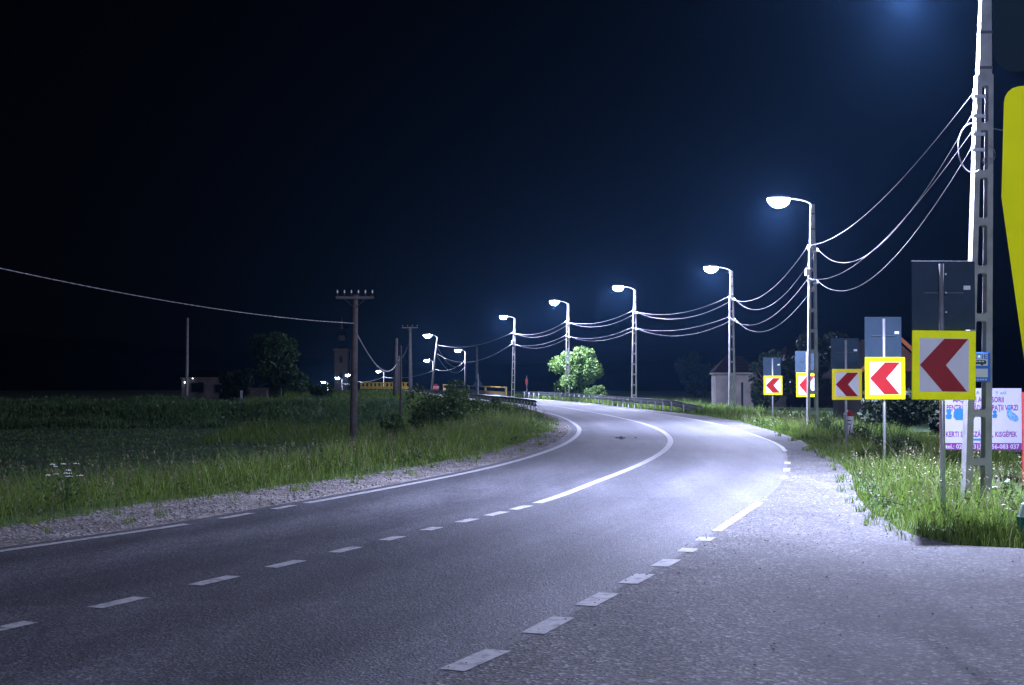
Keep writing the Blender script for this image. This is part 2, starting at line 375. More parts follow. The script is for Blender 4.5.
# ------------------------------------------------------------------ layout of the road (metres; camera at the origin looking along +Y)
def curve_fn(pts):
    ys = np.array([p[1] for p in pts], float); xs = np.array([p[0] for p in pts], float)
    m = np.gradient(xs, ys)
    def f(y):
        y = np.asarray(y, float); i = np.clip(np.searchsorted(ys, y) - 1, 0, len(ys) - 2)
        h = ys[i + 1] - ys[i]; t = (y - ys[i]) / h
        tt = np.clip(t, 0, 1)
        r = (2*tt**3 - 3*tt**2 + 1)*xs[i] + (tt**3 - 2*tt**2 + tt)*h*m[i] + (-2*tt**3 + 3*tt**2)*xs[i+1] + (tt**3 - tt**2)*h*m[i+1]
        return r + np.where(t < 0, t * h * m[i], 0) + np.where(t > 1, (t - 1) * h * m[i + 1], 0)
    return f
FAR = [(-15.5, 215), (-18.5, 280), (-27.5, 330), (-44, 380), (-56, 410), (-72, 450), (-95, 500)]
def far(dx): return [(x + dx, y) for x, y in FAR]
left_x = curve_fn([(-19, -15), (-11.7, 0), (-9.3, 5), (-6.95, 10), (-5.06, 14.05), (-3.8, 16.7), (-2.88, 19.3), (-1.78, 22.6), (-.6, 26.6), (.91, 34), (1.85, 41.7), (2.27, 48), (2.36, 56), (2.15, 65), (1.65, 73), (.4, 85), (-1.9, 100), (-6.2, 130), (-10.8, 165)] + far(-2.9))
mid_x = curve_fn([(-15.5, -15), (-8.1, 0), (-5.7, 5), (-3.4, 9.9), (-2.08, 13.1), (-.9, 16.2), (.146, 18.9), (1.48, 23.9), (2.56, 28.4), (3.49, 33.1), (4.27, 38.4), (4.85, 45.6), (5.0, 54), (4.75, 62), (4.15, 72), (3.2, 84), (1.2, 100), (-2.9, 130), (-7.6, 165)] + far(0))
right_x = curve_fn([(-12, -15), (-4.6, 0), (-2.1, 5), (-.207, 8.66), (.668, 11.04), (1.43, 13.2), (2.73, 17.4), (3.75, 20.8), (5.57, 28.8), (6.72, 35.5), (7.43, 44.8), (7.72, 53.7), (7.5, 64), (6.9, 74), (6.0, 85), (4.3, 101), (2.9, 113), (.1, 130), (-1.2, 142), (-4.4, 165)] + far(2.9))
def grass_left(y):
    y = np.asarray(y, float); w = np.interp(y, [0, 16, 19.5, 24, 30, 40, 50, 62, 72, 80, 500], [1.6, 1.75, 2.1, 1.65, 1.35, 1.15, 1.05, .8, .45, .45, .5])
    return left_x(y) - w
XR = [(60, -30), (45, 8), (12, 12.6), (6.65, 13.9), (5.15, 14.3), (4.59, 14.6), (4.38, 15.5), (4.42, 16.4), (4.58, 18.2), (5.03, 20.8), (6.0, 25.2), (6.78, 29.8), (8.03, 39.6), (8.6, 47.4), (9.1, 57), (9.0, 65), (8.1, 74), (6.9, 85), (5.3, 101), (3.7, 113), (.8, 130), (-.4, 142), (-3.6, 165)] + far(3.6)
def grass_right(y): return np.interp(y, [p[1] for p in XR], [p[0] for p in XR])
def ss(t): t = np.clip(t, 0, 1); return t * t * (3 - 2 * t)
def base_z(y): return -8.0 * ss((np.asarray(y, float) - 225) / 260)
def height(x, y):
    x = np.asarray(x, float); y = np.asarray(y, float)
    dl = (grass_left(y) - x) * .9; dr = (x - grass_right(y)) * .93
    fl = -1.35 * ss((dl - .6) / 7.5) * (1 - .9 * ss((y - 88) / 10)) 
    fr = -.27 * ss(dr / 2.0)
    bump = .06 * np.sin(x * .9 + y * .23) * np.cos(y * .37 - x * .2) + .04 * np.sin(x * 2.1 - y * 1.3)
    out = np.where(dl > 0, fl + bump * ss(dl / 1.5), np.where(dr > 0, fr + bump * .5 * ss(dr / 1.5), 0))
    inside = (dl <= .0) & (dr <= .0)
    return base_z(y) + np.where(inside, -.05, out - .012)

def strip(name, xa, xb, ys, z, m, cols=2, kind='structure'):
    ys = np.asarray(ys, float); A = xa(ys); B = xb(ys); V = []
    for i, y in enumerate(ys):
        for k in range(cols): V.append((A[i] + (B[i] - A[i]) * k / (cols - 1), y, z + float(base_z(y))))
    F = [(i * cols + k, i * cols + k + 1, (i + 1) * cols + k + 1, (i + 1) * cols + k) for i in range(len(ys) - 1) for k in range(cols - 1)]
    o = MB().add(V, F).build(name, m); tag(o, kind=kind)
    uv = o.data.uv_layers.new(name='lane')
    for lp_ in o.data.loops:
        i, k = divmod(lp_.vertex_index, cols); uv.data[lp_.index].uv = (k / (cols - 1), ys[i])
    return o
YS = np.concatenate([np.arange(-15, 80, .5), np.arange(80, 220, 2.5), np.arange(220, 500, 8)])
# terrain
xs = np.concatenate([np.linspace(-420, -60, 25), np.linspace(-58, -16, 30), np.arange(-15, 16, .5), np.linspace(16.5, 60, 24), np.linspace(70, 420, 20)])
ys_ = np.concatenate([np.linspace(-60, -16, 10), np.arange(-15, 110, .7), np.arange(110, 240, 4), np.linspace(245, 640, 40)])
GX, GY = np.meshgrid(xs, ys_); GZ = height(GX, GY)
nx = len(xs); V = np.stack([GX.ravel(), GY.ravel(), GZ.ravel()], 1)
idx = (np.arange(len(ys_) - 1)[:, None] * nx + np.arange(nx - 1)[None]).ravel()
F = np.stack([idx, idx + 1, idx + nx + 1, idx + nx], 1).ravel()
g = np_mesh('ground', V, F, np.full(len(idx), 4), M['ground']); tag(g, kind='structure')
g.data.polygons.foreach_set('use_smooth', [True] * len(g.data.polygons))
strip('road', lambda y: left_x(y) - .28, right_x, YS, 0, M['road'], 4)
strip('roadside_apron', lambda y: right_x(y), grass_right, np.concatenate([np.arange(-15, 12.5, .5), np.arange(12.6, 17, .12), np.arange(17, 80, .5), np.arange(80, 220, 2.5)]), 0, M['apron'], 3)
def gl_w(y): return grass_left(y) + .12 * np.sin(np.asarray(y) * 3.1) * np.sin(np.asarray(y) * 1.3)-.15
strip('gravel_shoulder', gl_w, lambda y: left_x(y) - .28, YS[YS < 200], -.004, M['gravel'], 4)
# side street on the right
MB().add([(10.5, 38, -.24), (70, 31, -.24), (70, 36, -.24), (10.2, 43.5, -.24)], [(0, 1, 2, 3)]).build('side_street', M['apron'])['kind'] = 'structure'
# painted lines
def ribbon(mb, f, y0, y1, w, z=.005):
    n = max(2, int((y1 - y0) / .6) + 1); ys = np.linspace(y0, y1, n); x = f(ys); sl = (f(ys + .05) - f(ys - .05)) / .1
    c = 1 / np.sqrt(1 + sl ** 2); nx_, ny_ = c, -sl * c
    V = []
    for i in range(n):
        zz = z + float(base_z(ys[i]))
        V += [(x[i] - nx_[i] * w / 2, ys[i] - ny_[i] * w / 2, zz), (x[i] + nx_[i] * w / 2, ys[i] + ny_[i] * w / 2, zz)]
    mb.add(V, [(2 * i, 2 * i + 1, 2 * i + 3, 2 * i + 2) for i in range(n - 1)])
ln = MB()
ribbon(ln, left_x, -15, 16.7, .13)
for a, b in ((17.35, 18.05), (18.6, 19.15)): ribbon(ln, left_x, a, b, .12)
ribbon(ln, left_x, 19.5, 210, .14)
for a in (4.6, 5.65, 6.7, 7.75, 8.8): ribbon(ln, mid_x, a, a + .58, .15)
# pixel rows of the dashes as read from the picture, turned to distances on the flat road
def gy(py): return 1.7 * 1422 / (py - 379)
for p0, p1 in ((629.5, 621), (607, 596.5), (584.5, 575.5), (567, 560), (552, 546.5), (540, 536), (530, 527), (522, 518.5), (515.5, 511.5), (509.5, 505.5)):
    ribbon(ln, mid_x, gy(p0), gy(p1), .145)
ribbon(ln, mid_x, gy(503), 205, .15)
for p0, p1 in ((669, 649), (632.5, 616.5), (605, 592.5), (583, 573.5), (566, 559), (551.5, 548), (540.5, 537)):
    ribbon(ln, right_x, gy(p0), gy(p1), .17)
for a in (4.4, 5.4, 6.4): ribbon(ln, right_x, a, a + .55, .17)
ribbon(ln, right_x, 15.9, 19.6, .11)
for a, b in ((24.2, 24.9), (26.2, 27.1), (28.4, 29.2)): ribbon(ln, right_x, a, b, .12)
ribbon(ln, right_x, 33.5, 140, .1)
o = ln.build('road_markings', M['paint']); tag(o, kind='structure')

mb = MB(); g_ = random.Random(5)
cx_, cy_ = (620 - 512) / 1422 * gy(438), gy(438)
for k in range(22):
    a = g_.uniform(0, 6.28); q_ = abs(g_.gauss(0, .2)); sz = g_.uniform(.015, .05)
    mb.ell((cx_ + math.cos(a) * q_, cy_ + math.sin(a) * q_ * 2.2, .004 + sz * .2), (sz, sz * 1.2, sz * .35), 7, 3)
o = mb.build('spilled_dirt', M['bark']); tag(o, 'small clods of brown dirt on the inner lane of the bend', 'dirt', kind='stuff')
# hills far behind
def hill(name, x0, x1, y0, hts, seed):
    g_ = random.Random(seed); n = 60; V = []; F_ = []
    for i in range(n):
        u = i / (n - 1); x = x0 + (x1 - x0) * u
        h = np.interp(u, np.linspace(0, 1, len(hts)), hts) + g_.uniform(-1.2, 1.2)
        V += [(x, y0, -9), (x, y0 + 30, h * .7 - 4), (x, y0 + 55, h - 2), (x, y0 + 75, -9)]
    for i in range(n - 1):
        for k in range(3): F_.append((4 * i + k, 4 * i + 4 + k, 4 * i + 5 + k, 4 * i + 1 + k))
    o = MB().add(V, F_).build(name, M['hill'], smooth=True); tag(o, kind='structure')
hill('hills', -400, 400, 545, [22, 30, 26, 18, 12, 9, 12, 20, 30, 34, 28], 3)

# ------------------------------------------------------------------ street lamps on concrete poles
PD = ['nearest concrete pole beside the bus stop sign', 'concrete pole rising in front of the pale blue sign back',
      'concrete pole in front of the small plastered house', 'concrete pole standing behind the middle of the right guardrail',
      'concrete pole touching the bright leafy bush', 'concrete pole at the left end of the far guardrail']
PS = ['nearest pole', 'pole before the pale sign back', 'pole by the small house', 'pole behind mid guardrail', 'pole at the leafy bush', 'pole where the road bends away']
POLES = [(7.09, 21.8, -.27), (10.76, 51.0, -.22), (12.76, 82.5, -.22), (8.65, 101, -.15), (4.64, 120, -.15), (.1, 150, -.1)]
HH = 8.35
def pole_parts(t, lean=(0, 0)):
    def at(z, x, y): return (x + lean[0] * z, y + lean[1] * z, z)
    wz = lambda z: .42 - (.42 - .245) * z / 6.65
    dz = lambda z: .24 - .07 * z / 6.65
    mb = MB(); Z0, Z1, NH = -.5, 6.65, 9
    for s in (-1, 1):
        P = []
        for z in (Z0, Z1):
            w, d = wz(max(z, 0)) / 2, dz(max(z, 0)) / 2; lw = .105 - .03 * max(z, 0) / 6.65
            xo, xi = s * w, s * (w - lw)
            a, b = min(xo, xi), max(xo, xi)
            P += [at(z, a, -d), at(z, b, -d), at(z, b, d), at(z, a, d)]
        mb.hexa(P)
    pitch = 6.6 / NH
    for k in range(NH + 1):
        z = k * pitch - .02; w = wz(z) / 2 - .04; d = dz(z) / 2 - .004
        hgt = .055 if k < NH else .1
        mb.box(at(z, 0, 0), (2 * w, 2 * d, 2 * hgt))
        if k <= NH:  # fillets in the corners of the openings
            lw = .105 - .03 * z / 6.65; xi = wz(z) / 2 - lw + .004; q = .035
            for s in (-1, 1):
                for up in (-1, 1):
                    if (k == 0 and up < 0) or (k == NH and up > 0): continue
                    zz = z + up * (hgt - .004)
                    poly = [(s * xi, zz), (s * (xi - q), zz), (s * xi, zz + up * q)]
                    poly = [(x + lean[0] * z, zz_) for x, zz_ in poly]
                    mb.prism(poly, -d + .003 + lean[1] * z, d - .003 + lean[1] * z)
    w, d = .085, .08
    P = [at(6.6, -.1, -.084), at(6.6, .1, -.084), at(6.6, .1, .084), at(6.6, -.1, .084), at(8.2, -.07, -.06), at(8.2, .07, -.06), at(8.2, .07, .06), at(8.2, -.07, .06)]
    mb.hexa(P)
    mb.build('shaft', M['concrete'], t)
    for z in (6.75, 7.3, 7.85):
        c = at(z, 0, 0); wq = .1 - .03 * (z - 6.6) / 1.6 + .008
        MB().box(c, (2 * wq, 2 * wq * .86, .045)).build('clamp_band', M['darksteel'], t)
    return at
def luminaire_parts(t, at, d=(-1, 0), light=1.0):
    ux, uy = d; n = math.hypot(ux, uy); ux /= n; uy /= n
    tx, ty, tz = at(8.1, 0, 0)
    path = []
    for k in range(9):
        a = k / 8 * math.pi / 2
        path.append((tx + ux * .9 * (1 - math.cos(a)), ty + uy * .9 * (1 - math.cos(a)), tz + .32 * math.sin(a)))
    path = [(tx, ty, tz - .5)] + path
    MB().tube(path, .03, 8).build('arm', M['steel'], t, smooth=True)
    hx, hy, hz = tx + ux * 1.2, ty + uy * 1.2, tz + .32
    ang = math.atan2(uy, ux)
    hb = MB().ell((0, 0, 0), (.43, .25, .12), 16, 6, 0, 1).build('lamp_housing', M['housing'], t, smooth=True, loc=(hx, hy, hz)); hb.rotation_euler = (0, 0, ang)
    lb = MB().ell((0, 0, -.004), (.4, .24, .34), 16, 8, -1, 0).build('lamp_lens', M['lens'], t, smooth=True, loc=(hx, hy, hz)); lb.rotation_euler = (0, 0, ang)
    L = lantern_light('lamp_light', LAMP_W * light, .12)
    lo = bpy.data.objects.new('lamp_light', L); COL.objects.link(lo); lo.parent = t; lo.location = (hx, hy, hz - .46)
LEAN = [(.027, 0), (.005, 0), (-.002, 0), (.01, 0), (.012, 0), (.02, 0)]
ARMS = [(-1, .1), (-1, .05), (-1, -.05), (-1, -.1), (-1, -.2), (-1, -.2)]
ATT = []
LP = ['tall concrete street lamp pole cut by the top edge beside bus stop sign', 'lit street lamp on concrete pole in front of the pale blue sign back',
      'lit street lamp on concrete pole in front of the small plastered house', 'lit street lamp on concrete pole behind the middle of the right guardrail',
      'lit street lamp on concrete pole in front of the bright leafy bush', 'lit street lamp on white concrete pole right of the yellow bridge railing']
for k, (x, y, z) in enumerate(POLES):
    t = thing('street_lamp', LP[k], 'street lamp', (x, y, z), 0, 'street lamps along the bend')
    at = pole_parts(t, LEAN[k]); luminaire_parts(t, at, ARMS[k])
    pts = []
    for (zz, sx) in ((6.62, -1), (6.5, 1), (5.45, -1), (5.35, 1)):
        if k == 0: zz, sx = {6.62: 6.3, 6.5: 6.0, 5.45: 5.72, 5.35: 5.48}[zz], -1
        c = at(zz, sx * .17, -.11)
        b = MB().box(at(zz, sx * .1, -.1), (.2, .04, .05)).box(at(zz, sx * .17, -.1), (.04, .07, .04)).build('bracket', M['steel'], t)
        MB().tube([at(zz + .02, sx * .17, -.1), at(zz + .11, sx * .17, -.1)], [.035, .025], 8).build('insulator', M['porcelain'], b)
        pts.append(Vector(c) + Vector((x, y, z + .08)))
    ATT.append(pts)
    if k in (1, 5):
        MB().box(at(5.75, -.19, -.1), (.16, .14, .26)).build('junction_box', M['porcelain'], t, bevel=.01)
# behind the camera, same row: the lamp that lights the fronts of the signs
t = thing('street_lamp', 'street lamp on concrete pole standing behind the camera beside the road', 'street lamp', (3.4, -8.5, -.1), 0, 'street lamps along the bend')
at = pole_parts(t); luminaire_parts(t, at, (-1, .2), 2.5)

# far lamps down in the village: pole position, head height
FARL = [(-11.3, 215, 8.3, -1, 'far street lamp on a leaning pole, highest of the far lamps'),
        (-9.2, 280, 7.35, -1, 'far street lamp just above the middle of the yellow striped railing'),
        (-18.3, 330, 6.05, -1, 'far street lamp directly above the red stop sign'),
        (-34.2, 380, 3.8, -1, 'far street lamp between the wooden poles above the long yellow railing'),
        (-45.9, 410, 2.85, -1, 'far street lamp shining right beside the dark telephone pole'),
        (-51.3, 430, 2.0, -1, 'far street lamp left of the dark telephone pole, under the church tower'),
        (-58.2, 450, .75, -1, 'faintest far street lamp at the left end of the village row')]
for k, (x, y, hz, s, lab) in enumerate(FARL):
    z0 = float(height(x, y)); z0 = min(z0, hz - 5)
    t = thing('street_lamp', lab, 'street lamp', (x, y, z0), 0, 'far street lamps of the village')
    H = hz - z0; lean = .9 if k == 0 else .0
    MB().tube([(-lean, 0, -.3), (0, 0, H - .2)], [.2, .11], 6).build('shaft', M['concrete'], t)
    MB().tube([(0, 0, H - .4), (-.4, 0, H), (-1.1, 0, H + .12)], .05, 5).build('arm', M['steel'], t)
    MB().ell((-1.45, 0, H + .1), (.4, .2, .12), 10, 4, 0, 1).build('lamp_housing', M['housing'], t, smooth=True)
    MB().ell((-1.45, 0, H + .09), (.6, .5, .5), 10, 6, -1, 0).build('lamp_lens', M['lens'], t, smooth=True)
    L = lantern_light('lamp_light', LAMP_W * .9, .2)
    lo = bpy.data.objects.new('lamp_light', L); COL.objects.link(lo); lo.parent = t; lo.location = (-1.45, 0, H - .35)

# overhead cables
def cable(label, a, b, sag, r=.012, n=26, group='overhead cables along the lamp poles', name='overhead_cable', m='cable'):
    a, b = Vector(a), Vector(b); P = []
    for i in range(n + 1):
        u = i / n; p = a.lerp(b, u); p.z -= sag * 4 * u * (1 - u); P.append(p)
    mid = a.lerp(b, .5)
    o = MB().tube([p - a for p in P], r, 5).build(name, M[m], smooth=True, loc=a)
    return tag(o, label, 'cable', group)
SAG = [(.55, 1.25, .75, 1.1), (.95, 1.3, 1.0, 1.25), (.6, .8, .5, .75), (.5, .65, .5, .6), (.6, .75, .5, .65)]
WHICH = ['tighter upper', 'slacker upper', 'tighter lower', 'slacker lower']
for k in range(5):
    for q in range(4):
        rr = max(.0052, .000085 * POLES[k + 1][1])
        cable(f'{WHICH[q]} cable from {PS[k]} to {PS[k+1]}', ATT[k][q], ATT[k + 1][q], SAG[k][q], rr)
EX = [(-11.3, 215, 6.6), (-9.2, 280, 5.8)]
cable('upper far cable from the bend pole to the leaning lamp pole', ATT[5][0], (-11.3, 215, 6.9), .9, .03)
cable('lower far cable from the bend pole to the leaning lamp pole', ATT[5][2], (-11.3, 215, 5.5), 1.6, .03)
cable('upper far cable sagging right of the leaning lamp pole', (-11.3, 215, 6.6), (-9.2, 280, 5.6), 2.2, .045)
cable('lower far cable sagging right of the leaning lamp pole', (-11.3, 215, 5.2), (-9.2, 280, 4.2), 1.9, .045)
cable('far cable running from the middle far lamp to the stop sign lamp', (-9.2, 280, 5.4), (-18.3, 330, 4.2), 1.2, .05)
cable('far cable stretching left from the stop sign lamp', (-18.3, 330, 3.6), (-34.2, 380, 2.2), .8, .05)
cable('far cable drooping between the village lamps', (-34.2, 380, 2.4), (-45.0, 410, 1.2), .8, .05)
cable('far cable drooping behind the telephone pole', (-45, 410, 1.2), (-51.3, 430, .6), .7, .05)
# service cable and loop on the nearest pole
p0 = Vector(POLES[0])
cable('thin service cable running right from the nearest pole', p0 + Vector((-.03, -.12, 5.86)), p0 + Vector((7, 2.5, 5.6)), .12, .009, group=None, name='service_cable')
lp = [p0 + Vector((-.05 - .22 * math.sin(a) , -.14, 5.5 + .38 * math.cos(a))) for a in np.linspace(0, 3.6, 16)]
o = MB().tube(lp, .011, 5).build('cable_loop', M['cable'], smooth=True); tag(o, 'thick slack cable loop hanging from the nearest pole', 'cable')
lp = [p0 + Vector((.2 + .1 * math.sin(a), -.13, 5.45 + .1 * math.cos(a) - .03 * a)) for a in np.linspace(0, 7, 20)]
o = MB().tube(lp, .006, 5).build('cable_loop', M['cable'], smooth=True); tag(o, 'small dim coil of wire tied inside an opening of the nearest pole', 'cable')

# ------------------------------------------------------------------ chevron signs
def chevron_face(t, w, h, zc, y, ymat, rot=0):
    """board facing -Y in local space"""
    p = MB().box((0, 0, 0), (w, .03, h)).build('chevron_board', ymat, t, bevel=.012, loc=(0, y, zc))
    fx, fz = w * .385, h * .385
    MB().box((0, -.0165, 0), (2 * fx, .003, 2 * fz)).build('white_field', M['white'], p)
    poly = [(-fx * .99, 0), (.0, fz * .985), (fx * .97, fz * .985), (.02, 0), (fx * .93, -fz * .985), (-.02, -fz * .985)]
    MB().prism(poly, -.021, -.0185).build('red_chevron', M['red'], p)
    p.rotation_euler = (0, rot, 0)
    return p
def chevron_sign(label, x, y, px_post, zc0, zc1, w, h, rz, ymat, backcol='back', rot=0, dx=0, dxb=0, w2=None, h2=None):
    z0 = float(height(x, y))
    t = thing('chevron_sign', label, 'chevron sign', (x, y, z0), rz, 'chevron signs round the bend')
    r = .032; top = zc1 + (h2 or h) / 2 - z0 - .04
    MB().tube([(0, 0, -.4), (0, 0, top)], r, 12).build('post', M['steel'], t, smooth=True)
    p = chevron_face(t, w, h, zc0 - z0, -r - .035, ymat, rot); p.location.x = dx
    w2 = w2 or w; h2 = h2 or h
    b = MB().box((0, 0, 0), (w2, .025, h2)).build('back_panel', M[backcol], t, bevel=.008, loc=(dx + dxb, r + .035, zc1 - z0))
    MB().box((0, -.02, .06 - .03), (w2 * .62, .016, .014)).build('stiffener', M['darksteel'], b)
    MB().box((w2 * .37, -.0145, h2 * .11), (.085, .003, .05)).build('sticker', M['white'], b)
    for zz in (-.25, .03, .3):
        MB().tube([(0, -.025, zz * h2), (0, -.04 - 2 * r, zz * h2)], .012, 6).build('bolt', M['steel'], b)
    return t
ch1 = chevron_sign('nearest and largest chevron sign with dark red arrow, overlapping the concrete pole', 5.29, 17.5, 942, 1.87, 2.735, .79, .85, .03, M['yellow'], rot=.012, dx=0, dxb=.045)
chevron_sign('bright yellow chevron sign with vivid red arrow on a pale steel post', 7.35, 28.1, 885, 1.715, 2.53, .79, .83, .0, M['yellow'], 'back', w2=.73, h2=.8)
chevron_sign('amber bordered chevron sign with scratched glare above the kilometre stone', 7.98, 34, 844, 1.57, 2.31, .74, .74, .12, M['amber'], w2=.7, h2=.73)
chevron_sign('chevron sign partly hidden behind a concrete pole, pale blue back panel above', 11.4, 55, 808, 1.47, 2.35, .82, .93, -.1, M['yellow'], w2=.88, h2=.86, rot=0)
chevron_sign('farthest smallest chevron sign with dark panel above, right of the plastered house', 10.62, 58, 773, 1.44, 2.2, .78, .78, .1, M['amber'], w2=.74, h2=.76)

# large sign cut off by the right edge, close to the camera
t = thing('roadside_sign', 'large close fluorescent yellow board with dark panel above, cut off by right edge', 'road sign', (2.54, 5.65, 0), -.75)
MB().tube([(0, 0.1, -.02), (0, .1, 4.2)], .045, 14).build('post', M['steel'], t, smooth=True)
poly = []
for (cx, cz, a0) in ((-.53, 2.88, 90), (-.545, 2.48, 170), (-.44, 1.70, 185), (.43, 1.74, 270), (.545, 2.48, 350), (.44, 2.86, 0)):
    rad = .06
    for k in range(5):
        a = R(a0 + k * (90 if a0 in (90, 270, 0) else 20) / 4); poly.append((cx + rad * math.cos(a), cz + rad * math.sin(a)))
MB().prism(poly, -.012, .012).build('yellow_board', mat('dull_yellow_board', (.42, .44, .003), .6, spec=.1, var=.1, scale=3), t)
for bx, bz in ((-.43, 2.17), (-.43, 2.72), (.4, 2.17), (.4, 2.72)):
    MB().tube([(bx, -.022, bz), (bx, -.011, bz)], .012, 8).build('rivet', M['darksteel'], t)
poly = []
for (cx, cz, a0) in ((.5, 3.9, 0), (-.54, 3.9, 90), (-.54, 3.12, 180), (.5, 3.12, 270)):
    for k in range(6):
        a = R(a0 + k * 18); poly.append((cx + .11 * math.cos(a), cz + .11 * math.sin(a)))
MB().prism(poly, .022, .042).build('dark_panel', mat('dark_panel_back', (.004, .011, .015), .8, spec=.1), t)
for zz in (2.2, 2.7, 3.25, 3.7):
    MB().box((0, .1, zz), (.16, .11, .04)).build('clamp', M['darksteel'], t)

# bus stop sign on the nearest pole
t = thing('bus_stop_sign', 'small blue bus stop sign fixed to the nearest concrete pole behind the chevron', 'bus stop sign', (7.05, 21.655, 1.882))
b = MB().box((0, 0, 0), (.46, .02, .45)).build('blue_plate', M['blue'], t, bevel=.004)
MB().box((0, -.012, .115), (.38, .003, .19)).build('white_field', M['white'], t)
MB().box((0, -.012, -.09), (.38, .003, .13)).build('white_field', M['white'], t)
text_mesh('STATIE', -.185, .185, .125, .07, 'lettering', M['blue'], t, -.0145)
bus = MB(); bus.prism([(-.15, .045), (.15, .045), (.165, .055), (.165, .085), (.15, .105), (-.15, .105)], -.0155, -.0140)
for wx in (-.09, .1):
    bus.prism([(wx + .022 * math.cos(a), .045 + .022 * math.sin(a)) for a in np.linspace(0, 5.6, 9)], -.0175, -.0158)
bus.build('bus_pictogram', M['black'], t)
wd = MB()
for k in range(6): wd.box((-.125 + k * .048, -.0166, .085), (.036, .001, .02))
wd.build('pictogram_windows', M['white'], t)
ln_ = MB()
for k in range(9): ln_.box((-.16 + k * .04, -.0115, -.19), (.028, .002, .022))
ln_.build('small_print', M['white'], t)

# billboard
t = thing('billboard', 'white garden machine billboard with purple strip on two red posts', 'billboard', (8.92, 27.0, -.27), -.03)
zb = 1.21; q = .01899
def U(px): return (px - 982) * q
def Vv(py): return zb + (419 - py) * q
for s in (-1, 1):
    MB().tube([(s * .775, .02, -.3), (s * .775, .02, 1.72)], .028, 8).build('post', M['redpost'], t)
MB().box((0, 0, zb), (1.47, .03, 1.17)).build('panel', M['boardwhite'], t)
MB().box((0, -.0165, Vv(446.2)), (1.46, .002, .13)).build('purple_strip', M['magenta'], t)
text_mesh('A', U(976), U(979), Vv(394), .065, 'lettering', M['skyblue'], t, -.018)
text_mesh('X', U(982), U(986), Vv(394), .065, 'lettering', M['skyblue'], t, -.018)
text_mesh('Y  s.r.l.', U(995), U(1006), Vv(394), .055, 'lettering', M['skyblue'], t, -.018)
text_mesh('MAŞINI ŞI ACCESORII', U(953), U(1003), Vv(402), .1, 'lettering', M['magenta'], t, -.018)
text_mesh('PENTRU GRĂDINI, SPAŢII VERZI', U(946.5), U(1017), Vv(410), .1, 'lettering', M['magenta'], t, -.018)
text_mesh('KERTI SZERSZÁMOK, KISGÉPEK', U(945.5), U(1016), Vv(436.5), .1, 'lettering', M['magenta'], t, -.018)
text_mesh('tel.: 0266 - 315  0756-083 037', U(945), U(1018), Vv(448.4), .085, 'lettering', M['boardwhite'], t, -.019)
def machine(px, py, s, kind):
    mb = MB(); x, z = U(px), Vv(py)
    def poly(pts): mb.prism([(x + a * s, z + b * s) for a, b in pts], -.0185, -.0168)
    if kind == 0:
        poly([(-.05, -.1), (.05, -.1), (.07, -.02), (.04, .0), (.06, .08), (0, .11), (-.06, .08), (-.03, .0), (-.07, -.03)])
    elif kind == 1:
        poly([(-.1, -.05), (-.06, -.1), (.06, -.1), (.09, -.04), (.08, .06), (.02, .11), (-.07, .09), (-.1, .02)])
    elif kind == 2:
        poly([(-.16, .03), (-.1, .05), (0, .03), (.06, -.05), (.14, -.06), (.16, -.01), (.1, .03), (.02, .0), (-.06, 0), (-.15, -.01)])
    else:
        poly([(-.06, .17), (-.01, .16), (.02, .05), (.12, -.03), (.15, -.1), (.09, -.14), (-.02, -.11), (-.08, -.02), (-.07, .08)])
        mb.prism([(x + (a * .35 + .02) * s, z + (b * .35 - .05) * s) for a, b in [(-.1, 0), (0, -.1), (.12, 0), (0, .1)]], -.0195, -.0188)
    return mb
machine(948.5, 414, .9, 0).build('machine_picture', M['skyblue'], t)
machine(959, 414, 1.1, 1).build('machine_picture', M['skyblue'], t)
machine(982, 416, .8, 2).build('machine_picture', M['navy'], t)
machine(994, 414, .7, 0).build('machine_picture', M['skyblue'], t)
machine(1010, 414, 1.0, 3).build('machine_picture', M['navy'], t)
mb = MB(); mb.prism([(U(967), Vv(440.3)), (U(984), Vv(440.3)), (U(984), Vv(442)), (U(987), Vv(439.3)), (U(984), Vv(436.6)), (U(984), Vv(438.3)), (U(967), Vv(438.3))][::-1], -.0185, -.0168)
mb.build('blue_arrow', M['skyblue'], t)

# kilometre stone
t = thing('kilometre_stone', 'white kilometre stone with rounded red top in the grass', 'kilometre stone', (9.46, 40, float(height(9.46, 40))))
MB().box((0, 0, .4), (.26, .16, 1.0)).build('stone_body', M['white'], t, bevel=.02)
MB().prism([(.132 * math.cos(a), .902 + .16 * math.sin(a)) for a in np.linspace(0, math.pi, 12)], -.082, .082).build('red_top', M['red'], t)
mk = MB()
for zz, w in ((.78, .13), (.68, .09)): mk.box((-.01, -.0815, zz), (w, .002, .03))
mk.build('worn_inscription', M['black'], t)

# litter bin at the right edge
t = thing('litter_bin', 'green litter bin with pale top band at the right picture edge', 'litter bin', (5.78, 15.6, float(height(5.78, 15.6))), .1)
MB().tube([(0, 0, -.03), (0, 0, .26)], [.19, .23], 20).build('bin_body', M['green'], t)
MB().tube([(0, 0, .28), (0, 0, .42)], [.24, .25], 20).build('bin_ring', M['green'], t)
MB().tube([(0, 0, .262), (0, 0, .278)], .2, 20).build('dark_gap', M['black'], t)
MB().tube([(0, 0, .422), (0, 0, .56)], [.235, .2], 20).build('pale_lid', M['palegreen'], t)
MB().tube([(0, 0, .562), (0, 0, .6)], [.12, .05], 16).build('lid_knob', M['green'], t)

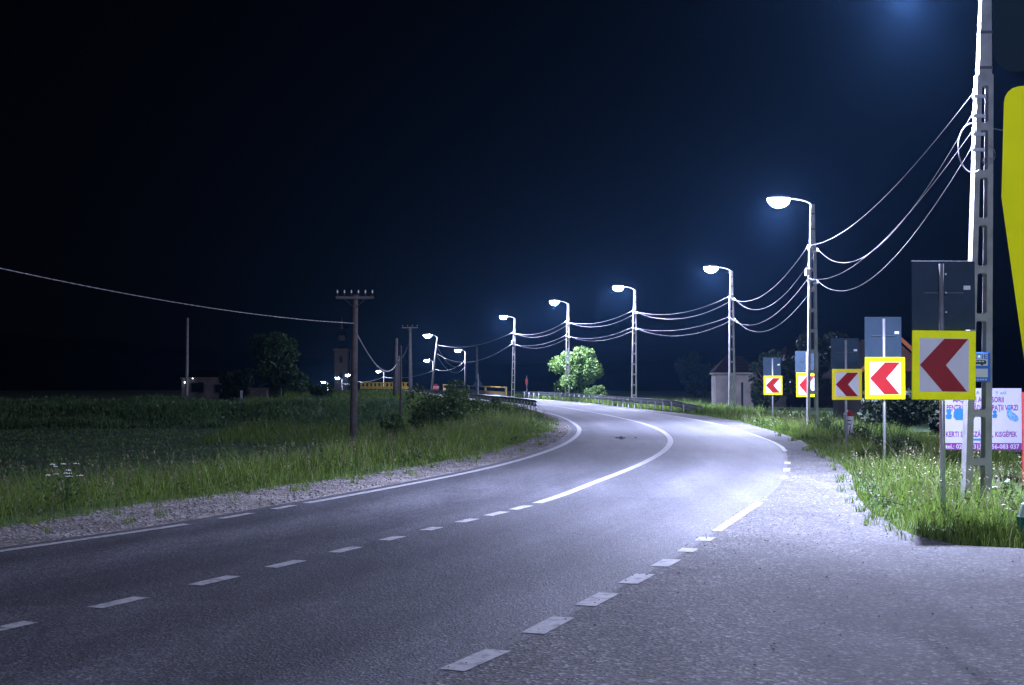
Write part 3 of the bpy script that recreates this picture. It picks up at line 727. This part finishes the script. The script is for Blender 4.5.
# ------------------------------------------------------------------ guardrails
def guardrail(label, pts, hgt, spacing, endflare=True):
    P = [Vector((x, y, 0)) for x, y in pts]; S_ = [0]
    for a, b in zip(P, P[1:]): S_.append(S_[-1] + (b - a).length)
    def pos(s):
        return Vector((np.interp(s, S_, [p.x for p in P]), np.interp(s, S_, [p.y for p in P]), 0))
    t = thing('guardrail', label, 'guardrail', P[0]); o0 = P[0]
    prof = [(-.015, 0), (.035, .05), (.035, .09), (-.02, .135), (-.02, .175), (.035, .22), (.035, .26), (-.015, .31)]
    n = int(S_[-1] / 1.0); V = []; F_ = []
    for i in range(n + 1):
        s = S_[-1] * i / n; p = pos(s); d = (pos(min(s + .5, S_[-1])) - pos(max(s - .5, 0))).normalized(); nn = Vector((d.y, -d.x, 0))
        drop = .22 * max(0, 1 - s / 4) if endflare else 0
        for a, b in prof: V.append(p - o0 + nn * a + Vector((0, 0, hgt - .31 + b - drop)))
        for a, b in prof: V.append(p - o0 + nn * (a - .012) + Vector((0, 0, hgt - .31 + b - drop)))
    m_ = len(prof)
    for i in range(n):
        for k in range(m_ - 1):
            F_.append((i*2*m_+k, i*2*m_+k+1, (i+1)*2*m_+k+1, (i+1)*2*m_+k))
            F_.append((i*2*m_+m_+k, (i+1)*2*m_+m_+k, (i+1)*2*m_+m_+k+1, i*2*m_+m_+k+1))
        F_.append((i*2*m_, (i+1)*2*m_, (i+1)*2*m_+m_, i*2*m_+m_)); j = m_ - 1
        F_.append((i*2*m_+j, i*2*m_+m_+j, (i+1)*2*m_+m_+j, (i+1)*2*m_+j))
    MB().add(V, F_).build('rail', M['rail'], t)
    s = .3; pm = None
    while s < S_[-1]:
        p = pos(s) - o0; drop = .22 * max(0, 1 - s / 4) if endflare else 0
        d = (pos(min(s + .5, S_[-1])) - pos(max(s - .5, 0))).normalized(); nn = Vector((d.y, -d.x, 0))
        if pm is None:
            q_ = MB().box((0, 0, hgt / 2 - .2), (.1, .06, hgt + .25)).build('post', M['rail'], t)
            pm = q_
        else:
            q_ = pm.copy(); COL.objects.link(q_); q_.parent = t
        q_.location = p - nn * .07 - Vector((0, 0, drop + .02)); q_.rotation_euler = (0, 0, math.atan2(d.y, d.x))
        s += spacing
    return t
guardrail('long steel guardrail on the outer right side of the bend', [(9.35, 70), (8.9, 71.5), (8.3, 74.5), (7.2, 85), (5.75, 101), (4.1, 113), (.9, 129)], .6, 2.0)
guardrail('steel guardrail with closely spaced posts above the left grassy bank', [(1.22, 72), (.55, 79), (-.6, 88), (-2.6, 101), (-6.9, 134), (-10.9, 162)], .62, 1.6, endflare=False)

# ------------------------------------------------------------------ yellow bridge railings
def railing(label, pts, h, step, gap):
    a, b = Vector((*pts[0], 0)), Vector((*pts[1], 0)); L_ = (b - a).length; ang = math.atan2(b.y - a.y, b.x - a.x)
    t = thing('bridge_railing', label, 'railing', (a.x, a.y, 0), ang)
    MB().box((L_ / 2, 0, h - .06), (L_, .14, .12)).build('top_rail', M['railyellow'], t)
    MB().box((L_ / 2, 0, h * .27), (L_, .1, h * .34)).build('lower_panel', M['railyellow'], t)
    MB().box((L_ / 2, .0, -.05), (L_, .4, .2)).build('kerb_beam', M['plaster'], t)
    n = int(L_ / step); pm = None
    for i in range(n + 1):
        if pm is None: pm = MB().box((0, 0, h / 2), (.3, .17, h + .02)).build('post', M['railyellow'], t); o_ = pm
        else: o_ = pm.copy(); COL.objects.link(o_); o_.parent = t
        o_.location = (L_ * i / n, 0, 0)
    return t
railing('yellow bridge railing ending squarely beside the white lamp pole', [(-.6, 143), (-10.2, 212)], .9, 17.4, .2)
railing('long yellow railing with many posts, behind the wooden poles on the left', [(-16.4, 228), (-24.6, 232)], 1.15, .75, .2)
o = MB().box((0, 0, .28), (1.5, .5, .1)).box((-.7, 0, .12), (.14, .5, .5)).box((.72, .0, .12), (.14, .5, .42)).build('parapet_block', M['white'], loc=(-1.75, 120, 0)); o.rotation_euler = (0, 0, .6)
tag(o, 'low white painted concrete frame behind the left guardrail', 'concrete frame')

# ------------------------------------------------------------------ small far signs
t = thing('stop_sign', 'tiny red octagonal stop sign at the far end of left guardrail', 'stop sign', (-8.55, 160, 0))
MB().tube([(0, 0, -.3), (0, 0, 1.15)], .04, 8).build('post', M['steel'], t)
MB().prism([(.4 * math.cos(a), .75 + .4 * math.sin(a)) for a in np.linspace(math.pi / 8, 2 * math.pi + math.pi / 8, 9)[:-1]], -.06, -.045).build('octagon', M['red'], t)
text_mesh('STOP', -.31, .31, .62, .26, 'lettering', M['white'], t, -.064)
t = thing('warning_sign', 'back of a dark triangular warning sign on a thin post behind left guardrail', 'road sign', (-2.6, 109, -.1), .2)
MB().tube([(0, 0, -.8), (0, 0, 2.2)], .035, 8).build('post', M['steel'], t)
MB().prism([(-.42, 1.25), (.42, 1.25), (0, 1.98)], .045, .06).build('triangle_panel', M['back'], t)
t = thing('marker_sign', 'thin post with small red marker above the far right guardrail', 'road sign', (1.35, 131, -.1))
MB().tube([(0, 0, -.3), (0, 0, 2.1)], .035, 8).build('post', M['steel'], t)
MB().box((0, -.05, 1.55), (.22, .02, .55)).build('red_panel', M['red'], t)

# ------------------------------------------------------------------ wooden utility poles
def wood_pole(label, x, y, ztop, r, crossarm=True, lean=0, m='wood', zb=None, arm_w=1.6, pins=6):
    z0 = float(height(x, y)) if zb is None else zb
    t = thing('utility_pole', label, 'utility pole', (x, y, z0)); H = ztop - z0
    MB().tube([(-lean, 0, -.4), (-lean * .4, 0, H * .5), (0, 0, H)], [r * 1.25, r * 1.08, r * .85], 10).build('shaft', M[m], t, smooth=True)
    if crossarm:
        a = MB().box((0, -r - .03, H - .12), (arm_w, .09, .11)).build('crossarm', M[m], t)
        for k in range(pins):
            px = -arm_w * .46 + arm_w * .92 * k / (pins - 1)
            pp = MB().tube([(px, -r - .03, H - .07), (px, -r - .03, H + .1)], .012, 6).build('pin', M['darksteel'], a)
            MB().tube([(px, -r - .03, H + .07), (px, -r - .03, H + .15), (px, -r - .03, H + .2)], [.028, .032, .015], 8).build('insulator', M['porcelain'], pp)
        MB().tube([(-.45, -r - .03, H - .16), (0, -r, H - .6)], .018, 6).build('brace', M['darksteel'], t)
        MB().tube([(.45, -r - .03, H - .16), (0, -r, H - .6)], .018, 6).build('brace', M['darksteel'], t)
    return t
TP = (-6.62, 60)
wood_pole('tall dark telephone pole with six insulator crossarm rising from the grassy bank', *TP, 5.25, .13, True, .08)
wood_pole('bare wooden pole in the bushes, second to right of the tall telephone pole', -10.25, 126, 5.3, .17, False, .12)
wood_pole('thin dark steel pole right of the bare wooden pole', -6.8, 87, 3.75, .06, False)
wood_pole('grey far utility pole with short crossarm, above the end of yellow railing', -12.2, 170, 7.95, .2, True, -.1, 'concrete', None, 1.9, 4)
wood_pole('pale short concrete pole just behind the bare wooden pole', -14.1, 178, 4.6, .22, False, 0, 'concrete')
wood_pole('thin isolated pole standing in the dark field on the left', -24.2, 106, 6.25, .1, False, .05, 'concrete')
wood_pole('slender pale pole close left of the tall telephone pole', -23.2, 205, 6.0, .16, False, 0, 'concrete')
wood_pole('dim distant concrete pole behind the yellow bridge railing', -5.9, 240, 7.2, .2, False, 0, 'concrete')
wood_pole('telephone pole outside the left picture edge', -14.5, 26, 5.2, .13, True, 0)
# braided telephone cable
def braid(label, a, b, sag, r):
    a, b = Vector(a), Vector(b); n = 160; mb = MB()
    for ph in (0, math.pi):
        P = []
        for i in range(n + 1):
            u = i / n; p = a.lerp(b, u); p.z -= sag * 4 * u * (1 - u)
            P.append(p - a + Vector((0, math.sin(u * 260 + ph), math.cos(u * 260 + ph))) * r * .8)
        mb.tube(P, r, 5)
    return tag(mb.build('telephone_cable', M['cable'], smooth=True, loc=a), label, 'cable', 'telephone cables')
braid('twisted telephone cable crossing the dark sky to the tall telephone pole', (-14.5, 26, 4.95), (TP[0], TP[1], 4.05), .42, .011)
braid('telephone cable dropping right from the tall telephone pole', (TP[0], TP[1], 3.75), (-10.25, 126, 3.0), 1.1, .022)
cable('short cable rising right between the bare wooden pole and far utility pole', (-10.25, 126, 3.3), (-12.2, 170, 6.4), .6, .025, group='telephone cables', name='telephone_cable')

# ------------------------------------------------------------------ buildings
def gable_house(name, label, loc, rz, w, d, h, rh, wall, roofm, fascia=None, over=.35, win=(), door=None, cornice=True, cat='house'):
    t = thing(name, label, cat, loc, rz)
    MB().box((0, 0, h / 2 - .3), (w, d, h + .6)).build('wall', M[wall], t)
    if cornice:
        MB().box((0, 0, h - .02), (w + .24, d + .24, .14)).build('cornice', M[wall], t, bevel=.03)
    hw, hd = w / 2 + over, d / 2 + over; zr = h + .055
    rf = MB().add([(-hw, -hd, zr), (hw, -hd, zr), (hw, hd, zr), (-hw, hd, zr), (-hw * .35, 0, zr + rh), (hw * .35, 0, zr + rh)],
             [(0, 1, 5, 4), (2, 3, 4, 5), (1, 2, 5), (3, 0, 4), (3, 2, 1, 0)]).build('roof', M[roofm], t)
    for (wx, wz, ww, wh) in win:
        f = MB().box((wx, -d / 2 - .01, wz), (ww + .12, .05, wh + .12)).build('window', M[wall], t)
        MB().box((wx, -d / 2 - .045, wz), (ww, .02, wh)).build('pane', M['darkwin'], f)
    if door:
        MB().box((door[0], -d / 2 - .01, door[2] / 2), (door[1], .06, door[2])).build('door', M['darkwin'], t)
    return t
gable_house('small_house', 'small plastered house with cornice and dark hipped roof behind the lamp pole', (14.75, 94.5, -.27), -.06, 2.7, 3.5, 2.35, 1.1, 'plaster', 'tiles', over=.16, door=(.35, .14, 1.75))
# house with orange verge boards behind the signs
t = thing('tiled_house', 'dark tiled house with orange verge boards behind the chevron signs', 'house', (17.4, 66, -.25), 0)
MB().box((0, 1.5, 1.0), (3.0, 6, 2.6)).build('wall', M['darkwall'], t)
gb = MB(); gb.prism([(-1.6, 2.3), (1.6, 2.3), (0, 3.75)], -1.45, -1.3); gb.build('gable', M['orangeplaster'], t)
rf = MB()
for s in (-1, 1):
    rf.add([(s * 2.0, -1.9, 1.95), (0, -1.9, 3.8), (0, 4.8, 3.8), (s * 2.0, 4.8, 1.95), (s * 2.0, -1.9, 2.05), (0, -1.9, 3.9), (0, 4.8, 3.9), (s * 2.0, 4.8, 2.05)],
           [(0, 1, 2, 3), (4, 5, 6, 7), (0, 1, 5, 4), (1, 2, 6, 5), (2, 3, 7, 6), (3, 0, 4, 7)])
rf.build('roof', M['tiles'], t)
for s in (-1, 1):
    dv = Vector((s * 2.0, 0, -1.85)); L_ = dv.length; an = math.atan2(-1.85, s * 2.0)
    MB().box((s * 1.0, -1.94, 2.94), (L_, .05, .16), Matrix.Rotation(-an, 3, 'Y')).build('verge_board', M['rust'], t)
MB().box((-.5, -1.52, 1.3), (.7, .05, .9)).build('window', M['darkwin'], t)
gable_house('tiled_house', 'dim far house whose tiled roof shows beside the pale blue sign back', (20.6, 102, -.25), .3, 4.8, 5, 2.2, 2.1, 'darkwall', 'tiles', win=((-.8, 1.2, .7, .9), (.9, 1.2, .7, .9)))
# left house with two small lamps
t = gable_house('farm_house', 'dim farm house with two tiny lamps across the dark field', (-27.3, 128, -.15), .1, 4.1, 5, 1.95, .6, 'plaster', 'tiles', over=.15, win=((-.9, 1.1, .6, .8), (-.35, 1.1, .4, .9), (1.1, 1.0, .5, .7)))
for i, (dx, zz, r) in enumerate(((-1.72, 1.55, .1), (-1.08, 1.9, .05))):
    MB().ell((dx, -2.72, zz), (r, r, r), 10, 6).build('wall_lamp', M['litlamp'], t)
o = MB().box((0, 0, .5), (1.3, 1.0, 1.2)).box((0, 0, 1.15), (1.5, 1.2, .12)).build('wooden_shed', M['wood'], loc=(-19.9, 112, -.2)); tag(o, 'low wooden shed beside the field, right of the farm house', 'shed')
o = MB().box((0, 0, .4), (.16, .16, 1.2)).build('marker_post', M['white'], loc=(-21.3, 112, -.2)); tag(o, 'short white post left of the low wooden shed', 'post')
# church tower
t = thing('church_tower', 'distant ochre church tower with stepped cap and spire', 'church', (-62.3, 520, -8.4)); t.scale = (1.42,) * 3
MB().box((0, 0, 7.2), (3.3, 3.3, 15.6)).build('tower_body', M['tower'], t)
MB().box((0, 0, 14.6), (3.9, 3.9, .5)).build('cornice', M['tower'], t)
MB().tube([(0, 0, 14.8), (0, 0, 15.6), (0, 0, 16.4), (0, 0, 17.0)], [1.9, 1.7, 1.0, .75], 8).build('cap', M['tiles'], t)
MB().tube([(0, 0, 17.0), (0, 0, 18.3)], [.8, .8], 8).build('lantern', M['tower'], t)
MB().tube([(0, 0, 18.3), (0, 0, 18.6), (0, 0, 19.2), (0, 0, 20.0)], [1.15, 1.1, .6, .4], 8).build('upper_cap', M['tiles'], t)
MB().tube([(0, 0, 20), (0, 0, 20.8), (0, 0, 23.2)], [.42, .3, .06], 8).build('spire', M['tower'], t)
for zz in (12.2, 8):
    MB().prism([(-.45, zz - .9), (.45, zz - .9), (.45, zz + .3), (.3, zz + .7), (0, zz + .9), (-.3, zz + .7), (-.45, zz + .3)], -1.69, -1.64).build('belfry_opening', M['darkwin'], t)

# ------------------------------------------------------------------ trees and shrubs
tree('leafy_bush', 'bright green leafy bush lit by the lamp behind the guardrail', 'bush', (5.75, 121.5, -.2), 2.2, 2.15, 2.6, 7600, .14, M['bush'], M['bark'], 21, lobes=22, trunk_top=3.0, fork=7)
tree('leafy_bush', 'low bright green bush at the foot of the taller leafy bush', 'bush', (7.4, 118, -.2), 1.1, .7, .8, 1600, .14, M['bush'], M['bark'], 6, lobes=9, trunk_r=.06)
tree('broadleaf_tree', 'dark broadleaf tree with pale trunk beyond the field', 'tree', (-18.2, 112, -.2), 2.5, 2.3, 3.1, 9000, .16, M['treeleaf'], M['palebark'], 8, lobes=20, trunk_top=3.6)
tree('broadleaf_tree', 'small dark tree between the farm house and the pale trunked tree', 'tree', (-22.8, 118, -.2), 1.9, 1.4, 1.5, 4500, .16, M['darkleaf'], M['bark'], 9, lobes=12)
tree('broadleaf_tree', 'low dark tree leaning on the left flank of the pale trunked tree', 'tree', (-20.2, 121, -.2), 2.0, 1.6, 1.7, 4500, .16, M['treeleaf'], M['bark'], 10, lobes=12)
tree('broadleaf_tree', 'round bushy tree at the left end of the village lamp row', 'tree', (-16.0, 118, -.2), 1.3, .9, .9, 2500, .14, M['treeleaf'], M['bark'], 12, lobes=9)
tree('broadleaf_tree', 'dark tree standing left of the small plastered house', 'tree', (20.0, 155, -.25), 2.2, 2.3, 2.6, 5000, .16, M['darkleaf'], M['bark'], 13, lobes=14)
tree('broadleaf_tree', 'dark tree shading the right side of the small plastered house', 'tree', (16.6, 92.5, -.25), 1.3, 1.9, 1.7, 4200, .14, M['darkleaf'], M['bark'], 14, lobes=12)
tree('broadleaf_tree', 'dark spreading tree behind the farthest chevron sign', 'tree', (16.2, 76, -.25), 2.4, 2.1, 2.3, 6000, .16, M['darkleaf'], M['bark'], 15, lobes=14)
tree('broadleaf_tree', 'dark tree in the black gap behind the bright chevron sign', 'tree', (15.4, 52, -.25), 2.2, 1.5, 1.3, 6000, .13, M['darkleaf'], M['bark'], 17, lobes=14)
# shrubs on the left bank
SH = [(438, 47, .95, 1.5, 'tallest leafy shrub on the bank below the stop sign'), (452, 52, .9, 1.15, 'dark rounded shrub just right of the tallest bank shrub'),
      (470, 56, .95, .9, 'dense shrub in the middle of the bank under the guardrail'), (490, 60, .9, .75, 'shrub on the bank under the thin triangular sign post'),
      (508, 63, .75, .45, 'rightmost low shrub on the bank near the guardrail end'), (391, 54, .8, .9, 'dark shrub at the foot of the bare wooden poles'),
      (418, 60, .7, .75, 'small pale shrub between wooden poles and the tallest bank shrub')]
for i, (px, y, r, h, lab) in enumerate(SH):
    x = (px - 512) / 1422 * y; z = float(height(x, y))
    t = thing('shrub', lab, 'shrub', (x, y, z), random.uniform(0, 6), 'shrubs on the left bank')
    st = MB()
    for k in range(5):
        a = k * 1.3; st.tube([(0, 0, -.1), (math.cos(a) * r * .3, math.sin(a) * r * .3, h * .5), (math.cos(a) * r * .6, math.sin(a) * r * .6, h * .95)], [.02, .014, .005], 5)
    st.build('stem', M['bark'], t)
    np_mesh('foliage', *leaves(crown_pts(2600, r, h * .8, h * .75, 13, 40 + i, .4), .075), M['shrub'], t)
# light leafy weeds on the right verge
WD = [(824, 45, .35, .5, 'bright leafy weed clump at the foot of the pole before pale sign'), (868, 38, .55, .6, 'leafy weed clump right of the kilometre stone'),
      (895, 33, .5, .55, 'tall dim weed clump behind the bright chevron sign post'), (838, 42, .4, .45, 'leafy weed clump left of the kilometre stone')]
for i, (px, y, r, h, lab) in enumerate(WD):
    x = (px - 512) / 1422 * y; z = float(height(x, y))
    o = np_mesh('weed_clump', *merge(leaves(crown_pts(1500, r, h * .6, h * .5, 10, 70 + i, .45), .05),
        blades(np.stack([rng.normal(0, r * .4, 120), rng.normal(0, r * .4, 120), np.zeros(120)], 1), rng.uniform(.5, 1.2, 120) * h * 1.5, np.full(120, .012))), M['weed'])
    o.location = (x, y, z); tag(o, lab, 'weed', 'leafy weeds on the right verge')
# white umbel flowers
def umbel(label, x, y, h, n, seed):
    g_ = random.Random(seed); z = float(height(x, y)); t = thing('umbel_weed', label, 'wildflower', (x, y, z))
    st = MB(); fl = MB()
    for k in range(n):
        a = g_.uniform(0, 6.28); r = g_.uniform(.03, .26); hh = h * g_.uniform(.7, 1.0); tip = Vector((math.cos(a) * r, math.sin(a) * r, hh))
        st.tube([(0, 0, 0), (tip.x * .3, tip.y * .3, hh * .6), tip], [.005, .004, .0025], 4)
        for j in range(9):
            b = g_.uniform(0, 6.28); q_ = g_.uniform(0, .04); p = tip + Vector((math.cos(b) * q_, math.sin(b) * q_, .018 - q_ * .2))
            st.tube([tip - Vector((0, 0, .01)), p], .0012, 3); fl.ell(p, (.011, .011, .006), 6, 3)
    lv = crown_pts(120, .2, .26, .3, 8, seed, .6)
    st.build('stem', M['weed'], t); fl.build('flower_heads', M['petal'], t)
    np_mesh('foliage', *leaves(lv, .028), M['weed'], t)
umbel('white umbel wildflower standing above the grass at the far left verge', -5.75, 18.4, .62, 11, 4)
umbel('pale drooping wildflower right of the nearest concrete pole', 6.9, 20.0, .62, 4, 9)

# ------------------------------------------------------------------ grass
def patch(d_fn, n, y0, y1, dmax, p, side, power=1.0):
    u = rng.uniform(0, 1, n); y = y0 * (y1 / y0) ** u if power == 1 else y0 + (y1 - y0) * u ** power
    d = dmax * rng.uniform(0, 1, n) ** p
    d = d - .1 * (.5 + .5 * np.sin(y * 2.3 + 1.7 * np.sin(y * .9)))   # ragged edge towards the asphalt
    x = grass_left(y) - d / .9 if side < 0 else grass_right(y) + d / .93
    return x, y, d
def clump(x, y, s=1.3):
    return .5 + .5 * np.sin(x * 2.1 * s + 1.3 * np.sin(y * 1.7 * s)) * np.cos(y * 1.9 * s + 1.1 * np.sin(x * 1.3 * s))
# left verge
x, y, d = patch(None, 60000, 8, 78, 6.5, 1.25, -1)
x += rng.normal(0, .07, len(x))
k = clump(x, y); h = (.1 + .42 * ss(d / 1.3)) * (.45 + .75 * k) * rng.uniform(.6, 1.25, len(x)); h = np.minimum(h, .75) * (1 + .45 * ss((y - 34) / 12) * ss((d - 1.0) / 1.5))
A = blades(np.stack([x, y, height(x, y)], 1), h, np.maximum(.0045, .00028 * y) * rng.uniform(.7, 1.3, len(x)), .55)
o = np_mesh('verge_grass', *A, M['grass']); tag(o, 'tall rough grass on the left verge and bank', 'grass', kind='stuff')
# right verge: from the kerb back to the houses
x, y, d = patch(None, 52000, 14.0, 80, 4.5, 1.15, 1)
m_ = (y < 18) & (x > 12); x, y, d = x[~m_], y[~m_], d[~m_]
k = clump(x, y); h = (.08 + .3 * ss(d / .9)) * (.5 + .7 * k) * rng.uniform(.6, 1.3, len(x))
h *= 1 - .75 * ss((d - 1.6) / 1.3) * (y < 33)
x += rng.normal(0, .05, len(x))
A = blades(np.stack([x, y, height(x, y)], 1), h, np.maximum(.004, .00028 * y) * rng.uniform(.7, 1.3, len(x)), .55)
o = np_mesh('verge_grass', *A, M['grass']); tag(o, 'lit grass on the right verge around the sign posts', 'grass', kind='stuff')
# sparse tufts creeping into the gravel and over the edge of the apron
n = 90; ty = 9 * (60 / 9) ** rng.uniform(0, 1, n); tx = grass_left(ty) + rng.uniform(0, .9, n) ** 2 * (left_x(ty) - .4 - grass_left(ty))
n2 = 35; ty2 = rng.uniform(14.6, 45, n2); tx2 = grass_right(ty2) - rng.uniform(0, .35, n2)
ax = np.repeat(np.concatenate([tx, tx2]), 16); ay = np.repeat(np.concatenate([ty, ty2]), 16)
ax += rng.normal(0, .04, len(ax)); ay += rng.normal(0, .05, len(ay))
o = np_mesh('edge_tufts', *blades(np.stack([ax, ay, np.zeros(len(ax))], 1), rng.uniform(.04, .16, len(ax)), np.maximum(.004, .00028 * ay), .9), M['grass']); tag(o, 'sparse grass tufts creeping over gravel and asphalt edges', 'grass', kind='stuff')
# broad-leaved weeds and dead stems mixed into both verges
def mixed(n, side, y0, y1, dmax, hs):
    x, y, d = patch(None, n, y0, y1, dmax, 1.0, side); keep = clump(x + 3, y * .8, .7) > .55; x, y, d = x[keep], y[keep], np.maximum(d[keep], .22); x = (grass_left(y) - d / .9) if side < 0 else (grass_right(y) + d / .93)
    x = np.repeat(x, 14) + rng.normal(0, .11, len(x) * 14); yy = np.repeat(y, 14) + rng.normal(0, .11, len(y) * 14); d = np.repeat(d, 14)
    z = height(x, yy) + rng.uniform(.03, hs, len(x)) * (.35 + .65 * ss(d / 1.5))
    return leaves(np.stack([x, yy, z], 1), np.maximum(.026, .0011 * yy)[:, None], .2)
def deadstems(n, side, y0, y1, dmax):
    x, y, d = patch(None, n, y0, y1, dmax, .8, side)
    return blades(np.stack([x, y, height(x, y)], 1), rng.uniform(.3, .8, n), np.maximum(.0022, .00014 * y), .8)
o = np_mesh('verge_weeds', *merge(mixed(1500, -1, 9, 70, 5, .38), mixed(900, 1, 14.3, 60, 2.2, .3)), M['weed']); tag(o, 'broad-leaved weeds mixed into the verge grass', 'weeds', kind='stuff')
o = np_mesh('dead_stems', *merge(deadstems(900, -1, 9, 70, 5), deadstems(500, 1, 14.3, 60, 3)), M['seed']); tag(o, 'dry dead stems standing in the verge grass', 'grass', kind='stuff')
# seed stalks on both verges
def stalks(n, side, y0, y1, dmax):
    x, y, d = patch(None, n, y0, y1, dmax, 1.0, side); z = height(x, y); P = np.stack([x, y, z], 1)
    h = rng.uniform(.35, .75, n) * (.6 + .4 * ss(d)); w = np.maximum(.0018, .00012 * y)
    st = blades(P, h, w, .3); V = st[0].reshape(-1, 5, 3); tip = V[:, 4]
    parts = []
    for j in range(7):
        q_ = tip + np.stack([rng.normal(0, .008, n), rng.normal(0, .008, n), -.02 * j + rng.normal(0, .004, n)], 1)
        parts.append(leaves(q_, np.maximum(.012, .0007 * y)[:, None].mean() * 1.0, 2.0))
    return merge(st, *parts)
o = np_mesh('seed_stalks', *merge(stalks(1300, -1, 12, 70, 4.5), stalks(700, 1, 14.6, 60, 3.0)), M['seed']); tag(o, 'pale seed stalks above the verge grass', 'grass', kind='stuff')
# field beyond the left verge
n = 95000
y = 14 * (98 / 14) ** rng.uniform(0, 1, n); x = grass_left(y) - 5 - (60 * rng.uniform(0, 1, n) ** 1.3)
h = rng.uniform(.05, .12, n) * (.75 + .5 * clump(x, y, .3)); 
A = blades(np.stack([x, y, height(x, y)], 1), h, .0006 * y + .004, .7)
o = np_mesh('field_grass', *A, M['field']); tag(o, 'short dark meadow grass in the low field', 'grass', kind='stuff')
# overgrown terrace edge
n = 26000
y = rng.uniform(88, 103, n); x = rng.uniform(-62, -7, n); x = np.minimum(x, grass_left(y) - 2)
k = clump(x, y, .25); h = rng.uniform(.25, .75, n) * (.35 + .9 * k)
A = blades(np.stack([x, y, height(x, y)], 1), h, np.full(n, .035), .6)
z = height(x, y); sel = rng.uniform(size=n) < .6
B = leaves(np.stack([x, y, z + h * rng.uniform(.2, .9, n)], 1)[sel], .14)
o = np_mesh('terrace_undergrowth', *merge(A, B), M['field']); tag(o, 'dark overgrown weeds along the far terrace edge', 'undergrowth', kind='stuff')
# brushy slope between field and left guardrail, far verge behind the right guardrail
n = 26000
y = rng.uniform(66, 170, n); x = grass_left(y) - 16 * rng.uniform(0, 1, n) ** 1.2 - .4
h = rng.uniform(.2, .6, n) * (.5 + .8 * clump(x, y, .4)) * (.35 + .65 * ss((grass_left(y) - x) / 2.5))
A = blades(np.stack([x, y, height(x, y)], 1), h, .0003 * y + .006, .6)
y2 = rng.uniform(62, 140, 16000); x2 = grass_right(y2) + .5 + 6 * rng.uniform(0, 1, 16000) ** 1.4
h2 = rng.uniform(.15, .7, 16000) * (.4 + .8 * clump(x2, y2, .5))
B = blades(np.stack([x2, y2, height(x2, y2)], 1), h2, .0003 * y2 + .006, .6)
o = np_mesh('bank_grass', *merge(A, B), M['grass']); tag(o, 'distant rough grass along both guardrails', 'grass', kind='stuff')
# loose stones on the shoulder
def stones(n, fx, y0, y1, smin, smax, name, m, lab):
    y = y0 * (y1 / y0) ** rng.uniform(0, 1, n); x = fx(y, rng.uniform(0, 1, n)); s = smin + (smax - smin) * rng.uniform(0, 1, n) ** 3
    ico = np.array([[1, 0, 0], [-1, 0, 0], [0, 1, 0], [0, -1, 0], [0, 0, 1], [0, 0, -.6]], float)
    fc = np.array([[0, 2, 4], [2, 1, 4], [1, 3, 4], [3, 0, 4], [2, 0, 5], [1, 2, 5], [3, 1, 5], [0, 3, 5]])
    V = ico[None] * (s[:, None, None] * rng.uniform(.6, 1.2, (n, 6, 1))) ; V[:, :, 2] *= .7
    a = rng.uniform(0, 6.28, n); ca, sa = np.cos(a)[:, None], np.sin(a)[:, None]
    X = V[:, :, 0] * ca - V[:, :, 1] * sa; Y = V[:, :, 0] * sa + V[:, :, 1] * ca
    V = np.stack([X + x[:, None], Y + y[:, None], V[:, :, 2] + .004 + s[:, None] * .25], 2)
    F = (fc[None] + np.arange(n)[:, None, None] * 6).ravel()
    o = np_mesh(name, V.reshape(-1, 3), F, np.full(n * 8, 3), m); tag(o, lab, 'gravel', kind='stuff')
stones(9000, lambda y, u: grass_left(y) - .1 + u * (left_x(y) - .35 - grass_left(y) + .1), 9, 70, .008, .035, 'shoulder_stones', M['stone'], 'loose stones on the gravel shoulder')
stones(2600, lambda y, u: right_x(y) - .1 + u ** 1.3 * np.minimum(7, grass_right(y) - right_x(y)), 7.5, 40, .003, .013, 'apron_grit', M['stone'], 'loose grit and crumbs on the coarse asphalt')

# ------------------------------------------------------------------ night haze
hz = MB().box((0, 290, 22), (850, 710, 66)).build('haze', bpy.data.materials.new('night_haze')); tag(hz, 'thin night haze', 'haze', kind='stuff')
m = hz.data.materials[0]; m.use_nodes = True; n, l = nodes(m); n.remove(n['Principled BSDF'])
pv = n.new('ShaderNodeVolumePrincipled'); pv.inputs['Color'].default_value = (.2, .5, 1, 1); pv.inputs['Density'].default_value = HAZE_DENSITY; pv.inputs['Anisotropy'].default_value = .8
l.new(pv.outputs[0], n['Material Output'].inputs['Volume'])
